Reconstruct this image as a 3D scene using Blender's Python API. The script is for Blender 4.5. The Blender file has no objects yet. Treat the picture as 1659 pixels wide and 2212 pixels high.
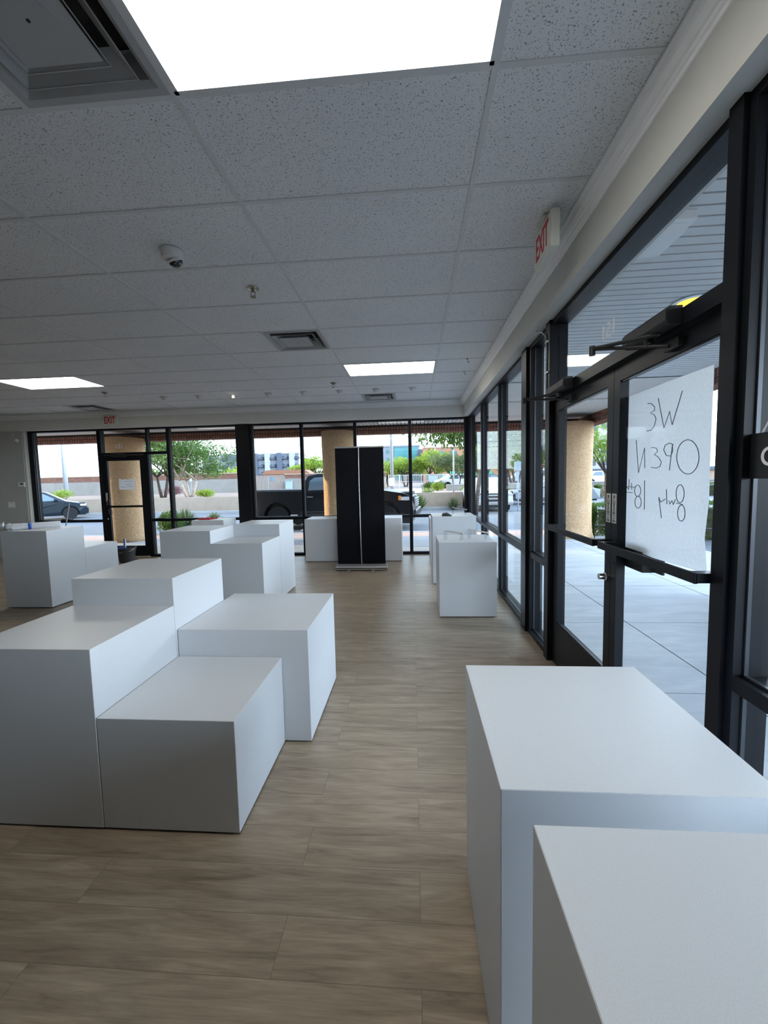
SKY, SUN, EXPO, LAMP = 1.5, 1.5, 2.38, 2.4
import bpy, bmesh, math, random
from mathutils import Matrix, Vector
import numpy as np
random.seed(7)
SC = bpy.context.scene
COL = SC.collection
PI = math.pi
CEIL = 2.97

# ------------------------------------------------------------------ materials
def new_mat(name):
    m = bpy.data.materials.new(name); m.use_nodes = True
    nt = m.node_tree; nt.nodes.clear()
    out = nt.nodes.new('ShaderNodeOutputMaterial')
    return m, nt, out
def N(nt, t, **k):
    n = nt.nodes.new(t)
    for a, v in k.items():
        if a.startswith('i_'): n.inputs[a[2:].replace('_', ' ')].default_value = v
        else: setattr(n, a, v)
    return n
def L(nt, a, b): nt.links.new(a, b)
def c4(c): return (c[0], c[1], c[2], 1)
def pbsdf(nt, out, col, rough=.5, metal=0.0, spec=.5):
    b = nt.nodes.new('ShaderNodeBsdfPrincipled')
    b.inputs['Base Color'].default_value = c4(col); b.inputs['Roughness'].default_value = rough
    b.inputs['Metallic'].default_value = metal; b.inputs['Specular IOR Level'].default_value = spec
    L(nt, b.outputs[0], out.inputs[0]); return b
def ramp(nt, stops):
    r = nt.nodes.new('ShaderNodeValToRGB'); e = r.color_ramp.elements
    e[0].position, e[0].color = stops[0][0], c4(stops[0][1])
    e[1].position, e[1].color = stops[-1][0], c4(stops[-1][1])
    for p, c in stops[1:-1]:
        x = e.new(p); x.color = c4(c)
    return r
def coords(nt, scale=(1, 1, 1), kind='Object'):
    t = nt.nodes.new('ShaderNodeTexCoord'); m = nt.nodes.new('ShaderNodeMapping')
    m.inputs['Scale'].default_value = scale; L(nt, t.outputs[kind], m.inputs[0]); return m.outputs[0]
def simple(name, col, rough=.5, metal=0.0, spec=.5, var=.06, nscale=6.0, bump=0.0, bscale=40.0):
    """a plain procedural material: base colour with a little noise variation, optional fine bump"""
    m, nt, out = new_mat(name); b = pbsdf(nt, out, col, rough, metal, spec)
    v = coords(nt)
    if var > 0:
        n = N(nt, 'ShaderNodeTexNoise'); n.inputs['Scale'].default_value = nscale; n.inputs['Detail'].default_value = 3; L(nt, v, n.inputs['Vector'])
        r = ramp(nt, [(.3, tuple(x * (1 - var) for x in col)), (.7, tuple(min(1, x * (1 + var)) for x in col))])
        L(nt, n.outputs['Fac'], r.inputs[0]); L(nt, r.outputs[0], b.inputs['Base Color'])
    if bump > 0:
        n2 = N(nt, 'ShaderNodeTexNoise'); n2.inputs['Scale'].default_value = bscale; n2.inputs['Detail'].default_value = 4; L(nt, v, n2.inputs['Vector'])
        bp = N(nt, 'ShaderNodeBump'); bp.inputs['Strength'].default_value = bump; bp.inputs['Distance'].default_value = .02
        L(nt, n2.outputs['Fac'], bp.inputs['Height']); L(nt, bp.outputs[0], b.inputs['Normal'])
    return m
def emis(name, col, s):
    m, nt, out = new_mat(name); e = nt.nodes.new('ShaderNodeEmission')
    n = N(nt, 'ShaderNodeTexNoise'); n.inputs['Scale'].default_value = 60; L(nt, coords(nt), n.inputs['Vector'])
    r = ramp(nt, [(.3, tuple(x * .96 for x in col)), (.7, col)]); L(nt, n.outputs['Fac'], r.inputs[0]); L(nt, r.outputs[0], e.inputs[0])
    e.inputs[1].default_value = s; L(nt, e.outputs[0], out.inputs[0]); return m
def glass(name, tint=(.95, .98, .98), refl=1.0):
    m, nt, out = new_mat(name)
    tr = nt.nodes.new('ShaderNodeBsdfTransparent'); tr.inputs[0].default_value = c4(tint)
    gl = nt.nodes.new('ShaderNodeBsdfGlossy'); gl.inputs['Roughness'].default_value = .0; gl.inputs[0].default_value = (refl, refl, refl, 1)
    lw = nt.nodes.new('ShaderNodeLayerWeight'); lw.inputs[0].default_value = .5
    p = N(nt, 'ShaderNodeMath', operation='POWER'); p.inputs[1].default_value = 5.0; L(nt, lw.outputs['Facing'], p.inputs[0])
    ma = N(nt, 'ShaderNodeMath', operation='MULTIPLY_ADD'); ma.inputs[1].default_value = .28; ma.inputs[2].default_value = .014; L(nt, p.outputs[0], ma.inputs[0])
    mx = nt.nodes.new('ShaderNodeMixShader'); L(nt, ma.outputs[0], mx.inputs[0]); L(nt, tr.outputs[0], mx.inputs[1]); L(nt, gl.outputs[0], mx.inputs[2])
    L(nt, mx.outputs[0], out.inputs[0]); return m

def plinth_mat():
    m, nt, out = new_mat('white_laminate'); b = pbsdf(nt, out, (.74, .75, .76), .38, 0, .45)
    n = N(nt, 'ShaderNodeTexNoise'); n.inputs['Scale'].default_value = 520; n.inputs['Detail'].default_value = 2; L(nt, coords(nt), n.inputs['Vector'])
    r = ramp(nt, [(.35, (.575, .595, .625)), (.65, (.62, .64, .67))]); L(nt, n.outputs['Fac'], r.inputs[0]); L(nt, r.outputs[0], b.inputs['Base Color'])
    n2 = N(nt, 'ShaderNodeTexNoise'); n2.inputs['Scale'].default_value = 3.0; L(nt, coords(nt), n2.inputs['Vector'])
    mr = N(nt, 'ShaderNodeMapRange'); mr.inputs['To Min'].default_value = .32; mr.inputs['To Max'].default_value = .46
    L(nt, n2.outputs['Fac'], mr.inputs[0]); L(nt, mr.outputs[0], b.inputs['Roughness'])
    return m
def floor_mat():
    m, nt, out = new_mat('vinyl_plank_floor'); b = pbsdf(nt, out, (.25, .2, .15), .36, 0, .5)
    v = coords(nt)
    br = nt.nodes.new('ShaderNodeTexBrick'); br.offset = .37; br.offset_frequency = 2; br.squash = 1
    br.inputs['Color1'].default_value = (0, 0, 0, 1); br.inputs['Color2'].default_value = (1, 1, 1, 1); br.inputs['Mortar'].default_value = (.5, .5, .5, 1)
    br.inputs['Scale'].default_value = 1; br.inputs['Mortar Size'].default_value = .0009; br.inputs['Mortar Smooth'].default_value = .1
    br.inputs['Brick Width'].default_value = 1.22; br.inputs['Row Height'].default_value = .178
    L(nt, v, br.inputs['Vector'])
    # a different grain for each plank: shift the noise by the plank's value
    sep = nt.nodes.new('ShaderNodeSeparateColor'); L(nt, br.outputs['Color'], sep.inputs[0])
    cmb = nt.nodes.new('ShaderNodeCombineXYZ')
    sh = N(nt, 'ShaderNodeMath', operation='MULTIPLY'); sh.inputs[1].default_value = 37.0; L(nt, sep.outputs[0], sh.inputs[0]); L(nt, sh.outputs[0], cmb.inputs[2])
    add = N(nt, 'ShaderNodeVectorMath', operation='ADD'); L(nt, v, add.inputs[0]); L(nt, cmb.outputs[0], add.inputs[1])
    mp = nt.nodes.new('ShaderNodeMapping'); mp.inputs['Scale'].default_value = (1.5, 13, 1); L(nt, add.outputs[0], mp.inputs[0])
    n1 = N(nt, 'ShaderNodeTexNoise'); n1.inputs['Scale'].default_value = 1.5; n1.inputs['Detail'].default_value = 8; n1.inputs['Roughness'].default_value = .62; n1.inputs['Distortion'].default_value = 1.0
    L(nt, mp.outputs[0], n1.inputs['Vector'])
    r1 = ramp(nt, [(.27, (.14, .098, .065)), (.40, (.25, .193, .137)), (.56, (.325, .257, .186)), (.74, (.42, .342, .255))]); L(nt, n1.outputs['Fac'], r1.inputs[0])
    mp2 = nt.nodes.new('ShaderNodeMapping'); mp2.inputs['Scale'].default_value = (5, 90, 1); L(nt, add.outputs[0], mp2.inputs[0])
    n2 = N(nt, 'ShaderNodeTexNoise'); n2.inputs['Scale'].default_value = 2; n2.inputs['Detail'].default_value = 4; L(nt, mp2.outputs[0], n2.inputs['Vector'])
    mx = N(nt, 'ShaderNodeMixRGB', blend_type='MULTIPLY'); mx.inputs[0].default_value = .35
    r2 = ramp(nt, [(.35, (.55, .55, .55)), (.6, (1, 1, 1))]); L(nt, n2.outputs['Fac'], r2.inputs[0])
    L(nt, r1.outputs[0], mx.inputs[1]); L(nt, r2.outputs[0], mx.inputs[2])
    # per plank tone
    pl = ramp(nt, [(0, (.90, .895, .89)), (1, (1.06, 1.06, 1.06))]); L(nt, sep.outputs[0], pl.inputs[0])
    mx2 = N(nt, 'ShaderNodeMixRGB', blend_type='MULTIPLY'); mx2.inputs[0].default_value = 1; L(nt, mx.outputs[0], mx2.inputs[1]); L(nt, pl.outputs[0], mx2.inputs[2])
    # seams
    mx3 = N(nt, 'ShaderNodeMixRGB', blend_type='MIX'); L(nt, br.outputs['Fac'], mx3.inputs[0]); L(nt, mx2.outputs[0], mx3.inputs[1]); mx3.inputs[2].default_value = (.13, .10, .075, 1)
    L(nt, mx3.outputs[0], b.inputs['Base Color'])
    bp = N(nt, 'ShaderNodeBump'); bp.inputs['Strength'].default_value = .12; bp.inputs['Distance'].default_value = .004; L(nt, n1.outputs['Fac'], bp.inputs['Height']); L(nt, bp.outputs[0], b.inputs['Normal'])
    return m
def tile_mat():
    m, nt, out = new_mat('fissured_ceiling_tile'); b = pbsdf(nt, out, (.6, .6, .6), .9, 0, .2)
    v = coords(nt)
    n = N(nt, 'ShaderNodeTexNoise'); n.inputs['Scale'].default_value = 150; n.inputs['Detail'].default_value = 1.5; n.inputs['Distortion'].default_value = .6; L(nt, v, n.inputs['Vector'])
    r = ramp(nt, [(.335, (.30, .32, .34)), (.39, (.84, .85, .865))]); L(nt, n.outputs['Fac'], r.inputs[0])
    n2 = N(nt, 'ShaderNodeTexNoise'); n2.inputs['Scale'].default_value = 1.3; L(nt, v, n2.inputs['Vector'])
    r2 = ramp(nt, [(.3, (.94, .95, .97)), (.7, (1, 1, 1))]); L(nt, n2.outputs['Fac'], r2.inputs[0])
    mx = N(nt, 'ShaderNodeMixRGB', blend_type='MULTIPLY'); mx.inputs[0].default_value = 1; L(nt, r.outputs[0], mx.inputs[1]); L(nt, r2.outputs[0], mx.inputs[2])
    L(nt, mx.outputs[0], b.inputs['Base Color'])
    bp = N(nt, 'ShaderNodeBump'); bp.inputs['Strength'].default_value = .35; bp.inputs['Distance'].default_value = .004; L(nt, n.outputs['Fac'], bp.inputs['Height']); L(nt, bp.outputs[0], b.inputs['Normal'])
    return m
def stucco_mat(name, c0, c1, scale=26, bump=.9):
    m, nt, out = new_mat(name); b = pbsdf(nt, out, c0, .9, 0, .15)
    v = coords(nt)
    vo = N(nt, 'ShaderNodeTexNoise'); vo.inputs['Scale'].default_value = scale; vo.inputs['Detail'].default_value = 5; vo.inputs['Distortion'].default_value = 1.2; L(nt, v, vo.inputs['Vector'])
    r = ramp(nt, [(.3, c0), (.7, c1)]); L(nt, vo.outputs['Fac'], r.inputs[0]); L(nt, r.outputs[0], b.inputs['Base Color'])
    bp = N(nt, 'ShaderNodeBump'); bp.inputs['Strength'].default_value = bump; bp.inputs['Distance'].default_value = .06; L(nt, vo.outputs['Fac'], bp.inputs['Height']); L(nt, bp.outputs[0], b.inputs['Normal'])
    return m
def concrete_mat(name, c0, c1, scale=2.0, rough=.75):
    m, nt, out = new_mat(name); b = pbsdf(nt, out, c0, rough, 0, .3)
    v = coords(nt, (1, 3, 1))
    n = N(nt, 'ShaderNodeTexNoise'); n.inputs['Scale'].default_value = scale; n.inputs['Detail'].default_value = 8; n.inputs['Roughness'].default_value = .6; n.inputs['Distortion'].default_value = .6; L(nt, v, n.inputs['Vector'])
    r = ramp(nt, [(.3, c0), (.7, c1)]); L(nt, n.outputs['Fac'], r.inputs[0]); L(nt, r.outputs[0], b.inputs['Base Color'])
    return m
def brick_mat(name, c0, c1, mortar, w, h, axis='xz', msz=.006):
    m, nt, out = new_mat(name); b = pbsdf(nt, out, c0, .85, 0, .2)
    t = nt.nodes.new('ShaderNodeTexCoord'); s = nt.nodes.new('ShaderNodeSeparateXYZ'); L(nt, t.outputs['Object'], s.inputs[0])
    ad = N(nt, 'ShaderNodeMath', operation='ADD'); L(nt, s.outputs[0], ad.inputs[0]); L(nt, s.outputs[1], ad.inputs[1])
    c = nt.nodes.new('ShaderNodeCombineXYZ'); L(nt, ad.outputs[0], c.inputs[0]); L(nt, s.outputs[2], c.inputs[1])
    br = nt.nodes.new('ShaderNodeTexBrick'); br.offset = 0 if axis == 'soldier' else .5
    br.inputs['Color1'].default_value = c4(c0); br.inputs['Color2'].default_value = c4(c1); br.inputs['Mortar'].default_value = c4(mortar)
    br.inputs['Scale'].default_value = 1; br.inputs['Mortar Size'].default_value = msz; br.inputs['Brick Width'].default_value = w; br.inputs['Row Height'].default_value = h
    L(nt, c.outputs[0], br.inputs['Vector']); L(nt, br.outputs['Color'], b.inputs['Base Color']); return m
def foliage_mat(name, c0, c1):
    m, nt, out = new_mat(name)
    n = N(nt, 'ShaderNodeTexNoise'); n.inputs['Scale'].default_value = 2.2; L(nt, coords(nt), n.inputs['Vector'])
    r = ramp(nt, [(.3, c0), (.7, c1)]); L(nt, n.outputs['Fac'], r.inputs[0])
    d = nt.nodes.new('ShaderNodeBsdfDiffuse'); tl = nt.nodes.new('ShaderNodeBsdfTranslucent'); mx = nt.nodes.new('ShaderNodeMixShader'); mx.inputs[0].default_value = .45
    L(nt, r.outputs[0], d.inputs[0]); L(nt, r.outputs[0], tl.inputs[0]); L(nt, d.outputs[0], mx.inputs[1]); L(nt, tl.outputs[0], mx.inputs[2]); L(nt, mx.outputs[0], out.inputs[0]); return m
def paper_mat():
    m, nt, out = new_mat('thin_white_paper')
    n = N(nt, 'ShaderNodeTexNoise'); n.inputs['Scale'].default_value = 90; n.inputs['Detail'].default_value = 4; L(nt, coords(nt), n.inputs['Vector'])
    r = ramp(nt, [(.3, (.78, .79, .82)), (.7, (.86, .87, .89))]); L(nt, n.outputs['Fac'], r.inputs[0])
    d = nt.nodes.new('ShaderNodeBsdfDiffuse'); tl = nt.nodes.new('ShaderNodeBsdfTranslucent'); mx = nt.nodes.new('ShaderNodeMixShader'); mx.inputs[0].default_value = .5
    L(nt, r.outputs[0], d.inputs[0]); L(nt, r.outputs[0], tl.inputs[0]); L(nt, d.outputs[0], mx.inputs[1]); L(nt, tl.outputs[0], mx.inputs[2]); L(nt, mx.outputs[0], out.inputs[0]); return m

M = dict(
    plinth=plinth_mat(), seam=simple('dark_joint', (.03, .03, .035), .7),
    floor=floor_mat(), tile=tile_mat(),
    grid=simple('grid_paint', (.68, .69, .70), .6, var=.02), gridback=simple('plenum_dark', (.02, .02, .02), .9),
    black=simple('black_anodised_aluminium', (.004, .005, .008), .42, .0, .22, var=.1),
    blackflat=simple('black_plastic', (.012, .012, .013), .55, var=.1),
    gasket=simple('bright_glazing_bead', (.06, .065, .075), .35, .6, var=.02),
    wall=simple('grey_wall_paint', (.46, .46, .44), .85, var=.02, bump=.08, bscale=120),
    header=simple('light_grey_wall_paint', (.55, .55, .52), .8, var=.02, bump=.08, bscale=120),
    header_lit=simple('lit_wall_paint', (.72, .71, .68), .8, var=.02, bump=.08, bscale=120),  # header paint copied lighter for the back bulkhead, extra light put into its colour
    crown=simple('white_trim_paint', (.90, .90, .91), .5, var=.02),
    white=simple('white_plastic', (.72, .72, .70), .4, var=.02), metalwhite=simple('white_painted_metal', (.42, .43, .44), .45, var=.03),
    ventdark=simple('vent_interior', (.03, .03, .032), .8),
    chrome=simple('brushed_metal', (.62, .61, .58), .25, 1.0, var=.05), alu=simple('aluminium', (.55, .56, .57), .35, .9, var=.04),
    brass=simple('dull_bronze', (.25, .21, .16), .4, .9),
    lamp=emis('light_diffuser', (1.0, .97, .88), LAMP), yellow=emis('amber_lens', (1.0, .66, .10), .32), bulb=emis('small_bulb', (1.0, .93, .75), 1.6),
    glass=glass('window_glass'), domeglass=simple('dark_dome', (.01, .01, .012), .06, 0, .9, var=0),
    acrylic=glass('clear_acrylic', (.93, .95, .96), 1.0),
    banner=simple('black_banner_cloth', (.004, .0045, .007), .85, 0, .12, var=.15, bump=.1, bscale=200), bannerpole=simple('banner_pole_metal', (.6, .6, .6), .4, .3),
    paper=paper_mat(), ink=simple('grey_ink', (.05, .055, .075), .8, var=0), red=simple('sign_red', (.55, .02, .03), .5, var=.03), signwhite=simple('sign_cream_plastic', (.70, .70, .62), .45, var=.02),
    redcloth=simple('red_cloth', (.45, .012, .02), .7), blue=simple('blue_tape', (.03, .10, .45), .5), bucket=simple('dark_grey_bucket_plastic', (.018, .019, .022), .45),
    letters=simple('white_vinyl_letters', (.80, .81, .80), .6, var=.02), sign=simple('black_sign_board', (.008, .009, .011), .4),
    slat=simple('soffit_paint', (.64, .64, .63), .7, var=.03), slatdark=simple('soffit_gap', (.008, .008, .01), .9), soffit=simple('smooth_soffit_paint', (.62, .58, .53), .8, var=.03),
    fascia=brick_mat('brick_fascia', (.20, .085, .06), (.28, .14, .10), (.04, .022, .018), .075, .235, 'soldier', .009),
    stucco=stucco_mat('tan_stucco', (.58, .37, .21), (.76, .52, .31)), stucco2=stucco_mat('pale_stucco', (.42, .38, .34), (.52, .48, .43), 30, .5),
    brown=stucco_mat('brown_stucco', (.16, .12, .09), (.20, .155, .12), 4, .2),
    walk=concrete_mat('walkway_concrete', (.37, .375, .385), (.50, .50, .50)), joint=simple('joint_filler', (.10, .09, .08), .9),
    pink=concrete_mat('pink_paving', (.50, .34, .27), (.62, .45, .36)), asphalt=concrete_mat('asphalt', (.13, .135, .145), (.19, .195, .20), 1.2),
    kerb=concrete_mat('kerb_concrete', (.36, .36, .36), (.44, .44, .43)), redkerb=simple('red_kerb_paint', (.42, .07, .06), .7),
    gravel=stucco_mat('gravel', (.20, .16, .14), (.50, .43, .38), 22, 1.0), dirt=stucco_mat('desert_gravel', (.24, .175, .135), (.33, .25, .20), 3, .4),
    lowwall=stucco_mat('cream_block_wall', (.40, .31, .235), (.46, .36, .275), 1.5, .3), upwall=stucco_mat('whitewashed_wall', (.27, .25, .225), (.32, .30, .27), .8, .2),
    cap=brick_mat('brick_cap', (.17, .075, .05), (.24, .125, .095), (.2, .16, .14), .4, .1),
    green=foliage_mat('leaves_green', (.06, .11, .03), (.15, .23, .07)), lime=foliage_mat('leaves_yellow_green', (.18, .27, .04), (.34, .44, .09)), olive=foliage_mat('leaves_olive', (.10, .13, .06), (.20, .25, .13)),
    purple=foliage_mat('leaves_purple', (.20, .10, .11), (.34, .20, .20)), rust=foliage_mat('leaves_rust', (.42, .16, .08), (.58, .30, .14)),
    bark=simple('bark', (.075, .055, .045), .9, var=.3), barkpale=simple('pale_bark', (.34, .27, .22), .9, var=.2),
    carblack=simple('black_car_paint', (.007, .008, .011), .28, 0, .35, var=.0), carblue=simple('dark_blue_car_paint', (.012, .02, .028), .25, .1, .4, var=0), carwhite=simple('white_car_paint', (.72, .73, .74), .22, 0, .5, var=0), carsilver=simple('silver_car_paint', (.42, .45, .48), .25, .5, .5, var=0),
    carglass=simple('car_glass', (.10, .14, .16), .05, 0, .8, var=0), cartrim=simple('car_trim', (.02, .02, .02), .6), tyre=simple('tyre_rubber', (.006, .006, .007), .9), rim=simple('alloy_rim', (.55, .56, .58), .3, .8), headlight=simple('headlight_lens', (.75, .78, .80), .1, .3), amber=simple('amber_reflector', (.75, .25, .04), .3), plate=simple('white_badge', (.8, .8, .8), .4),
    teal=brick_mat('teal_curtain_wall', (.07, .26, .27), (.10, .30, .31), (.16, .28, .29), 3.0, 1.8, 'xz', .08), orange=simple('orange_brick_facade', (.42, .22, .12), .8), tealwin=simple('green_window_glass', (.10, .22, .21), .3),
    bldpale=simple('pale_blue_facade', (.24, .27, .31), .8), blddark=simple('grey_facade_band', (.10, .12, .16), .8), bldwin=simple('facade_window', (.05, .07, .10), .3), bldwhite=simple('white_facade', (.40, .42, .45), .8),
    pole=simple('grey_street_pole', (.30, .33, .37), .5), gate=simple('beige_metal_gate', (.36, .30, .26), .7), fence=simple('white_metal_fence', (.66, .68, .70), .5), box=simple('pale_blue_box', (.35, .45, .50), .6), signblue=simple('blue_sign', (.10, .28, .55), .5), terracotta=simple('terracotta_roof', (.32, .15, .09), .8),
    tarp=simple('green_screen_cloth', (.04, .42, .28), .7), rock=simple('pale_rock', (.50, .44, .40), .9),
    sticker=simple('push_sticker_white', (.62, .62, .60), .6), signback=simple('sign_metal', (.50, .58, .64), .5), wire=simple('white_wire', (.6, .6, .58), .5), plasticwrap=simple('clear_wrap', (.62, .66, .72), .2, 0, .6),
)

# ------------------------------------------------------------------ mesh builder
class MB:
    def __init__(s): s.v = []; s.f = []; s.m = []; s.mats = []
    def mi(s, mat):
        mat = M[mat] if isinstance(mat, str) else mat
        if mat not in s.mats: s.mats.append(mat)
        return s.mats.index(mat)
    def add(s, vs, fs, mat):
        k = len(s.v); i = s.mi(mat); s.v += [tuple(v) for v in vs]
        for f in fs: s.f.append(tuple(k + j for j in f)); s.m.append(i)
        return s
    def box(s, x0, x1, y0, y1, z0, z1, mat, mx=None):
        vs = [(x, y, z) for x in (x0, x1) for y in (y0, y1) for z in (z0, z1)]
        if mx is not None: vs = [tuple(mx @ Vector(v)) for v in vs]
        return s.add(vs, [(0, 1, 3, 2), (4, 6, 7, 5), (0, 4, 5, 1), (2, 3, 7, 6), (0, 2, 6, 4), (1, 5, 7, 3)], mat)
    def tube(s, pts, r, mat, n=8, cap=True):
        P = [Vector(p) for p in pts]; k = len(P); rs = r if isinstance(r, (list, tuple)) else [r] * k
        vs = []
        for i, p in enumerate(P):
            d = (P[min(i + 1, k - 1)] - P[max(i - 1, 0)]).normalized()
            a = d.orthogonal().normalized() if i == 0 else (a - d * a.dot(d)).normalized()
            b = d.cross(a)
            for j in range(n):
                t = 2 * PI * j / n; vs.append(p + (a * math.cos(t) + b * math.sin(t)) * rs[i])
        fs = [(i * n + j, i * n + (j + 1) % n, (i + 1) * n + (j + 1) % n, (i + 1) * n + j) for i in range(k - 1) for j in range(n)]
        if cap: fs += [tuple(range(n))[::-1], tuple(range((k - 1) * n, k * n))]
        return s.add(vs, fs, mat)
    def lathe(s, prof, c, mat, n=24, axis='z', cap=True):
        vs = []
        for r, h in prof:
            for j in range(n):
                t = 2 * PI * j / n; a, b = r * math.cos(t), r * math.sin(t)
                v = (a, b, h) if axis == 'z' else ((h, a, b) if axis == 'x' else (a, h, b))
                vs.append((c[0] + v[0], c[1] + v[1], c[2] + v[2]))
        k = len(prof)
        fs = [(i * n + j, i * n + (j + 1) % n, (i + 1) * n + (j + 1) % n, (i + 1) * n + j) for i in range(k - 1) for j in range(n)]
        if cap: fs += [tuple(range(n))[::-1], tuple(range((k - 1) * n, k * n))]
        return s.add(vs, fs, mat)
    def prism(s, poly, a0, a1, mat, axis='y'):
        """polygon in the two other axes swept along axis"""
        def P(u, v, a): return (u, a, v) if axis == 'y' else ((a, u, v) if axis == 'x' else (u, v, a))
        n = len(poly); vs = [P(u, v, a0) for u, v in poly] + [P(u, v, a1) for u, v in poly]
        fs = [tuple(range(n)), tuple(range(n, 2 * n))[::-1]] + [(i, n + i, n + (i + 1) % n, (i + 1) % n) for i in range(n)]
        return s.add(vs, fs, mat)
    def loft(s, poly, hw, mat):
        """side outline (x,z) given a half width that depends on z, both sides closed"""
        n = len(poly); vs = [(x, -hw(z), z) for x, z in poly] + [(x, hw(z), z) for x, z in poly]
        fs = [tuple(range(n)), tuple(range(n, 2 * n))[::-1]] + [(i, n + i, n + (i + 1) % n, (i + 1) % n) for i in range(n)]
        return s.add(vs, fs, mat)
    def build(s, name, parent=None, bevel=0, smooth=False, loc=None, fix=True):
        me = bpy.data.meshes.new(name); me.from_pydata(s.v, [], s.f)
        for m in s.mats: me.materials.append(m)
        me.polygons.foreach_set('material_index', s.m)
        if fix and len(s.f) < 20000:
            bm = bmesh.new(); bm.from_mesh(me); bmesh.ops.recalc_face_normals(bm, faces=bm.faces); bm.to_mesh(me); bm.free()
        if smooth: me.polygons.foreach_set('use_smooth', [True] * len(s.f))
        me.update()
        o = bpy.data.objects.new(name, me); COL.objects.link(o)
        if parent is not None: o.parent = parent
        if loc: o.location = loc
        if bevel:
            b = o.modifiers.new('bevel', 'BEVEL'); b.width = bevel; b.segments = 2; b.limit_method = 'ANGLE'; b.angle_limit = math.radians(40)
        return o
def one(mat_fn, name, **k): return mat_fn.build(name, **k)
def tag(o, label, cat, group=None, kind=None):
    o['label'] = label; o['category'] = cat
    if group: o['group'] = group
    if kind: o['kind'] = kind
    return o
def struct(o, label=None):
    o['kind'] = 'structure'
    if label: o['label'] = label
    return o
def empty(name, loc=(0, 0, 0), rz=0, label=None, cat=None, group=None):
    o = bpy.data.objects.new(name, None); o.empty_display_size = .1; COL.objects.link(o); o.location = loc; o.rotation_euler = (0, 0, rz)
    if label: tag(o, label, cat, group)
    return o
def children(o): return [c for c in COL.objects if c.parent == o]
KIDS = {}
def copy_tree(o, loc, rz=None, label=None, group=None, scale=None):
    def rec(src, par):
        c = src.copy(); COL.objects.link(c)
        if par is not None: c.parent = par
        for ch in list(src.children): rec(ch, c)
        return c
    r = rec(o, None); r.location = loc
    if rz is not None: r.rotation_euler = (0, 0, rz)
    if label: r['label'] = label
    if group: r['group'] = group
    if scale: r.scale = scale
    return r
def text(name, body, size, loc, rot, mat, parent=None, extrude=.001, align='CENTER', sx=1.0, bold=0.0):
    c = bpy.data.curves.new(name, 'FONT'); c.body = body; c.size = size; c.extrude = extrude; c.offset = bold; c.align_x = align; c.align_y = 'CENTER'
    o = bpy.data.objects.new(name, c); COL.objects.link(o); c.materials.append(M[mat]); o.rotation_euler = rot; o.location = loc; o.scale = (sx, 1, 1)
    dg = bpy.context.evaluated_depsgraph_get(); me = bpy.data.meshes.new_from_object(o.evaluated_get(dg))
    COL.objects.unlink(o); bpy.data.objects.remove(o)
    o2 = bpy.data.objects.new(name, me); COL.objects.link(o2); o2.rotation_euler = rot; o2.location = loc; o2.scale = (sx, 1, 1)
    if parent is not None: o2.parent = parent
    return o2
# ------------------------------------------------------------------ room shell
FXR = 1.07      # inner face of the right storefront frames
FYB = 7.99      # inner face of the back storefront frames
WX, WY = .975, 7.905   # faces of the bulkheads over the glass
struct(MB().box(-10, 1.12, -3, 8.06, -.06, 0, 'floor').build('floor'))
struct(MB().box(-10.15, -10, -3.1, 8.1, -.02, 3.1, 'wall').build('wall_left'))
struct(MB().box(-10, 1.2, -3.15, -3, -.02, 3.1, 'wall').build('wall_rear'))
b = MB(); b.box(-10, -8.04, WY, 8.15, 0, 2.655, 'wall'); b.box(-10, WX, WY, 8.15, 2.655, 3.1, 'header_lit'); b.box(-8.04, -8.0, WY + .01, 8.12, 0, 2.66, 'header')
b.box(-10, WX, WY + .002, 8.05, 3.1, 3.2, 'wall')
struct(b.build('wall_back'))
struct(MB().box(WX, 1.24, -3, 8.15, 2.655, 3.1, 'header').build('wall_right'))
# ceiling tiles and tee grid
X0, Y0, TX, TY = .326, 1.6292, 1.2192, .6096
xs = [X0 - TX * k for k in range(9, 0, -1)] + [X0, WX]; xs[0] = -10
ys = [-3] + [Y0 + TY * j for j in range(-7, 11)] + [WY]
VENTS = [(-1.4972, -.893, 1.0196, 1.6292), (-1.4972, -.893, 4.0676, 4.6772), (-6.38, -5.77, 7.1156, 7.7252), (-.893, -.2834, 7.1156, 7.7252)]
LIGHTS = [(-.893, .3262, 1.0196, 1.6292), (-.893, .3262, 5.2868, 5.8964), (-5.7698, -4.5506, 5.2868, 5.8964)]
tiles, grid = MB(), MB()
def cut(x0, x1, y0, y1):
    cx, cy = (x0 + x1) / 2, (y0 + y1) / 2
    for q in VENTS + LIGHTS:
        if q[0] - .01 < cx < q[1] + .01 and q[2] < cy < q[3]: return True
    return False
xcols = []
for i in range(len(xs) - 1):
    for j in range(len(ys) - 1):
        x0, x1, y0, y1 = xs[i], xs[i + 1], ys[j], ys[j + 1]
        parts = [(x0, x1)]
        for q in VENTS:
            if abs(q[2] - y0) < .05 and q[0] >= x0 - .05 and q[1] <= x1 + .05:
                parts = [(a, c) for a, c in ((x0, q[0]), (q[1], x1)) if c - a > .05]
                e = q[0] if q[0] - x0 > .05 else q[1]
                grid.box(e - .012, e + .012, y0, y1, CEIL - .004, CEIL + .02, 'grid')
        for a, c in parts:
            if not cut(a, c, y0, y1): tiles.box(a + .004, c - .004, y0 + .004, y1 - .004, CEIL + .005, CEIL + .02, 'tile')
for x in xs[1:-1]: grid.box(x - .012, x + .012, -3, WY, CEIL, CEIL + .025, 'grid')
for y in ys[1:-1]: grid.box(-10, WX, y - .012, y + .012, CEIL + .001, CEIL + .024, 'grid')
ce = struct(tiles.build('ceiling'))
grid.build('ceiling_grid', parent=ce)
MB().box(-10.1, 1.24, -3.1, 8.1, 3.2, 3.3, 'gridback').build('ceiling_deck', parent=ce)
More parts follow.
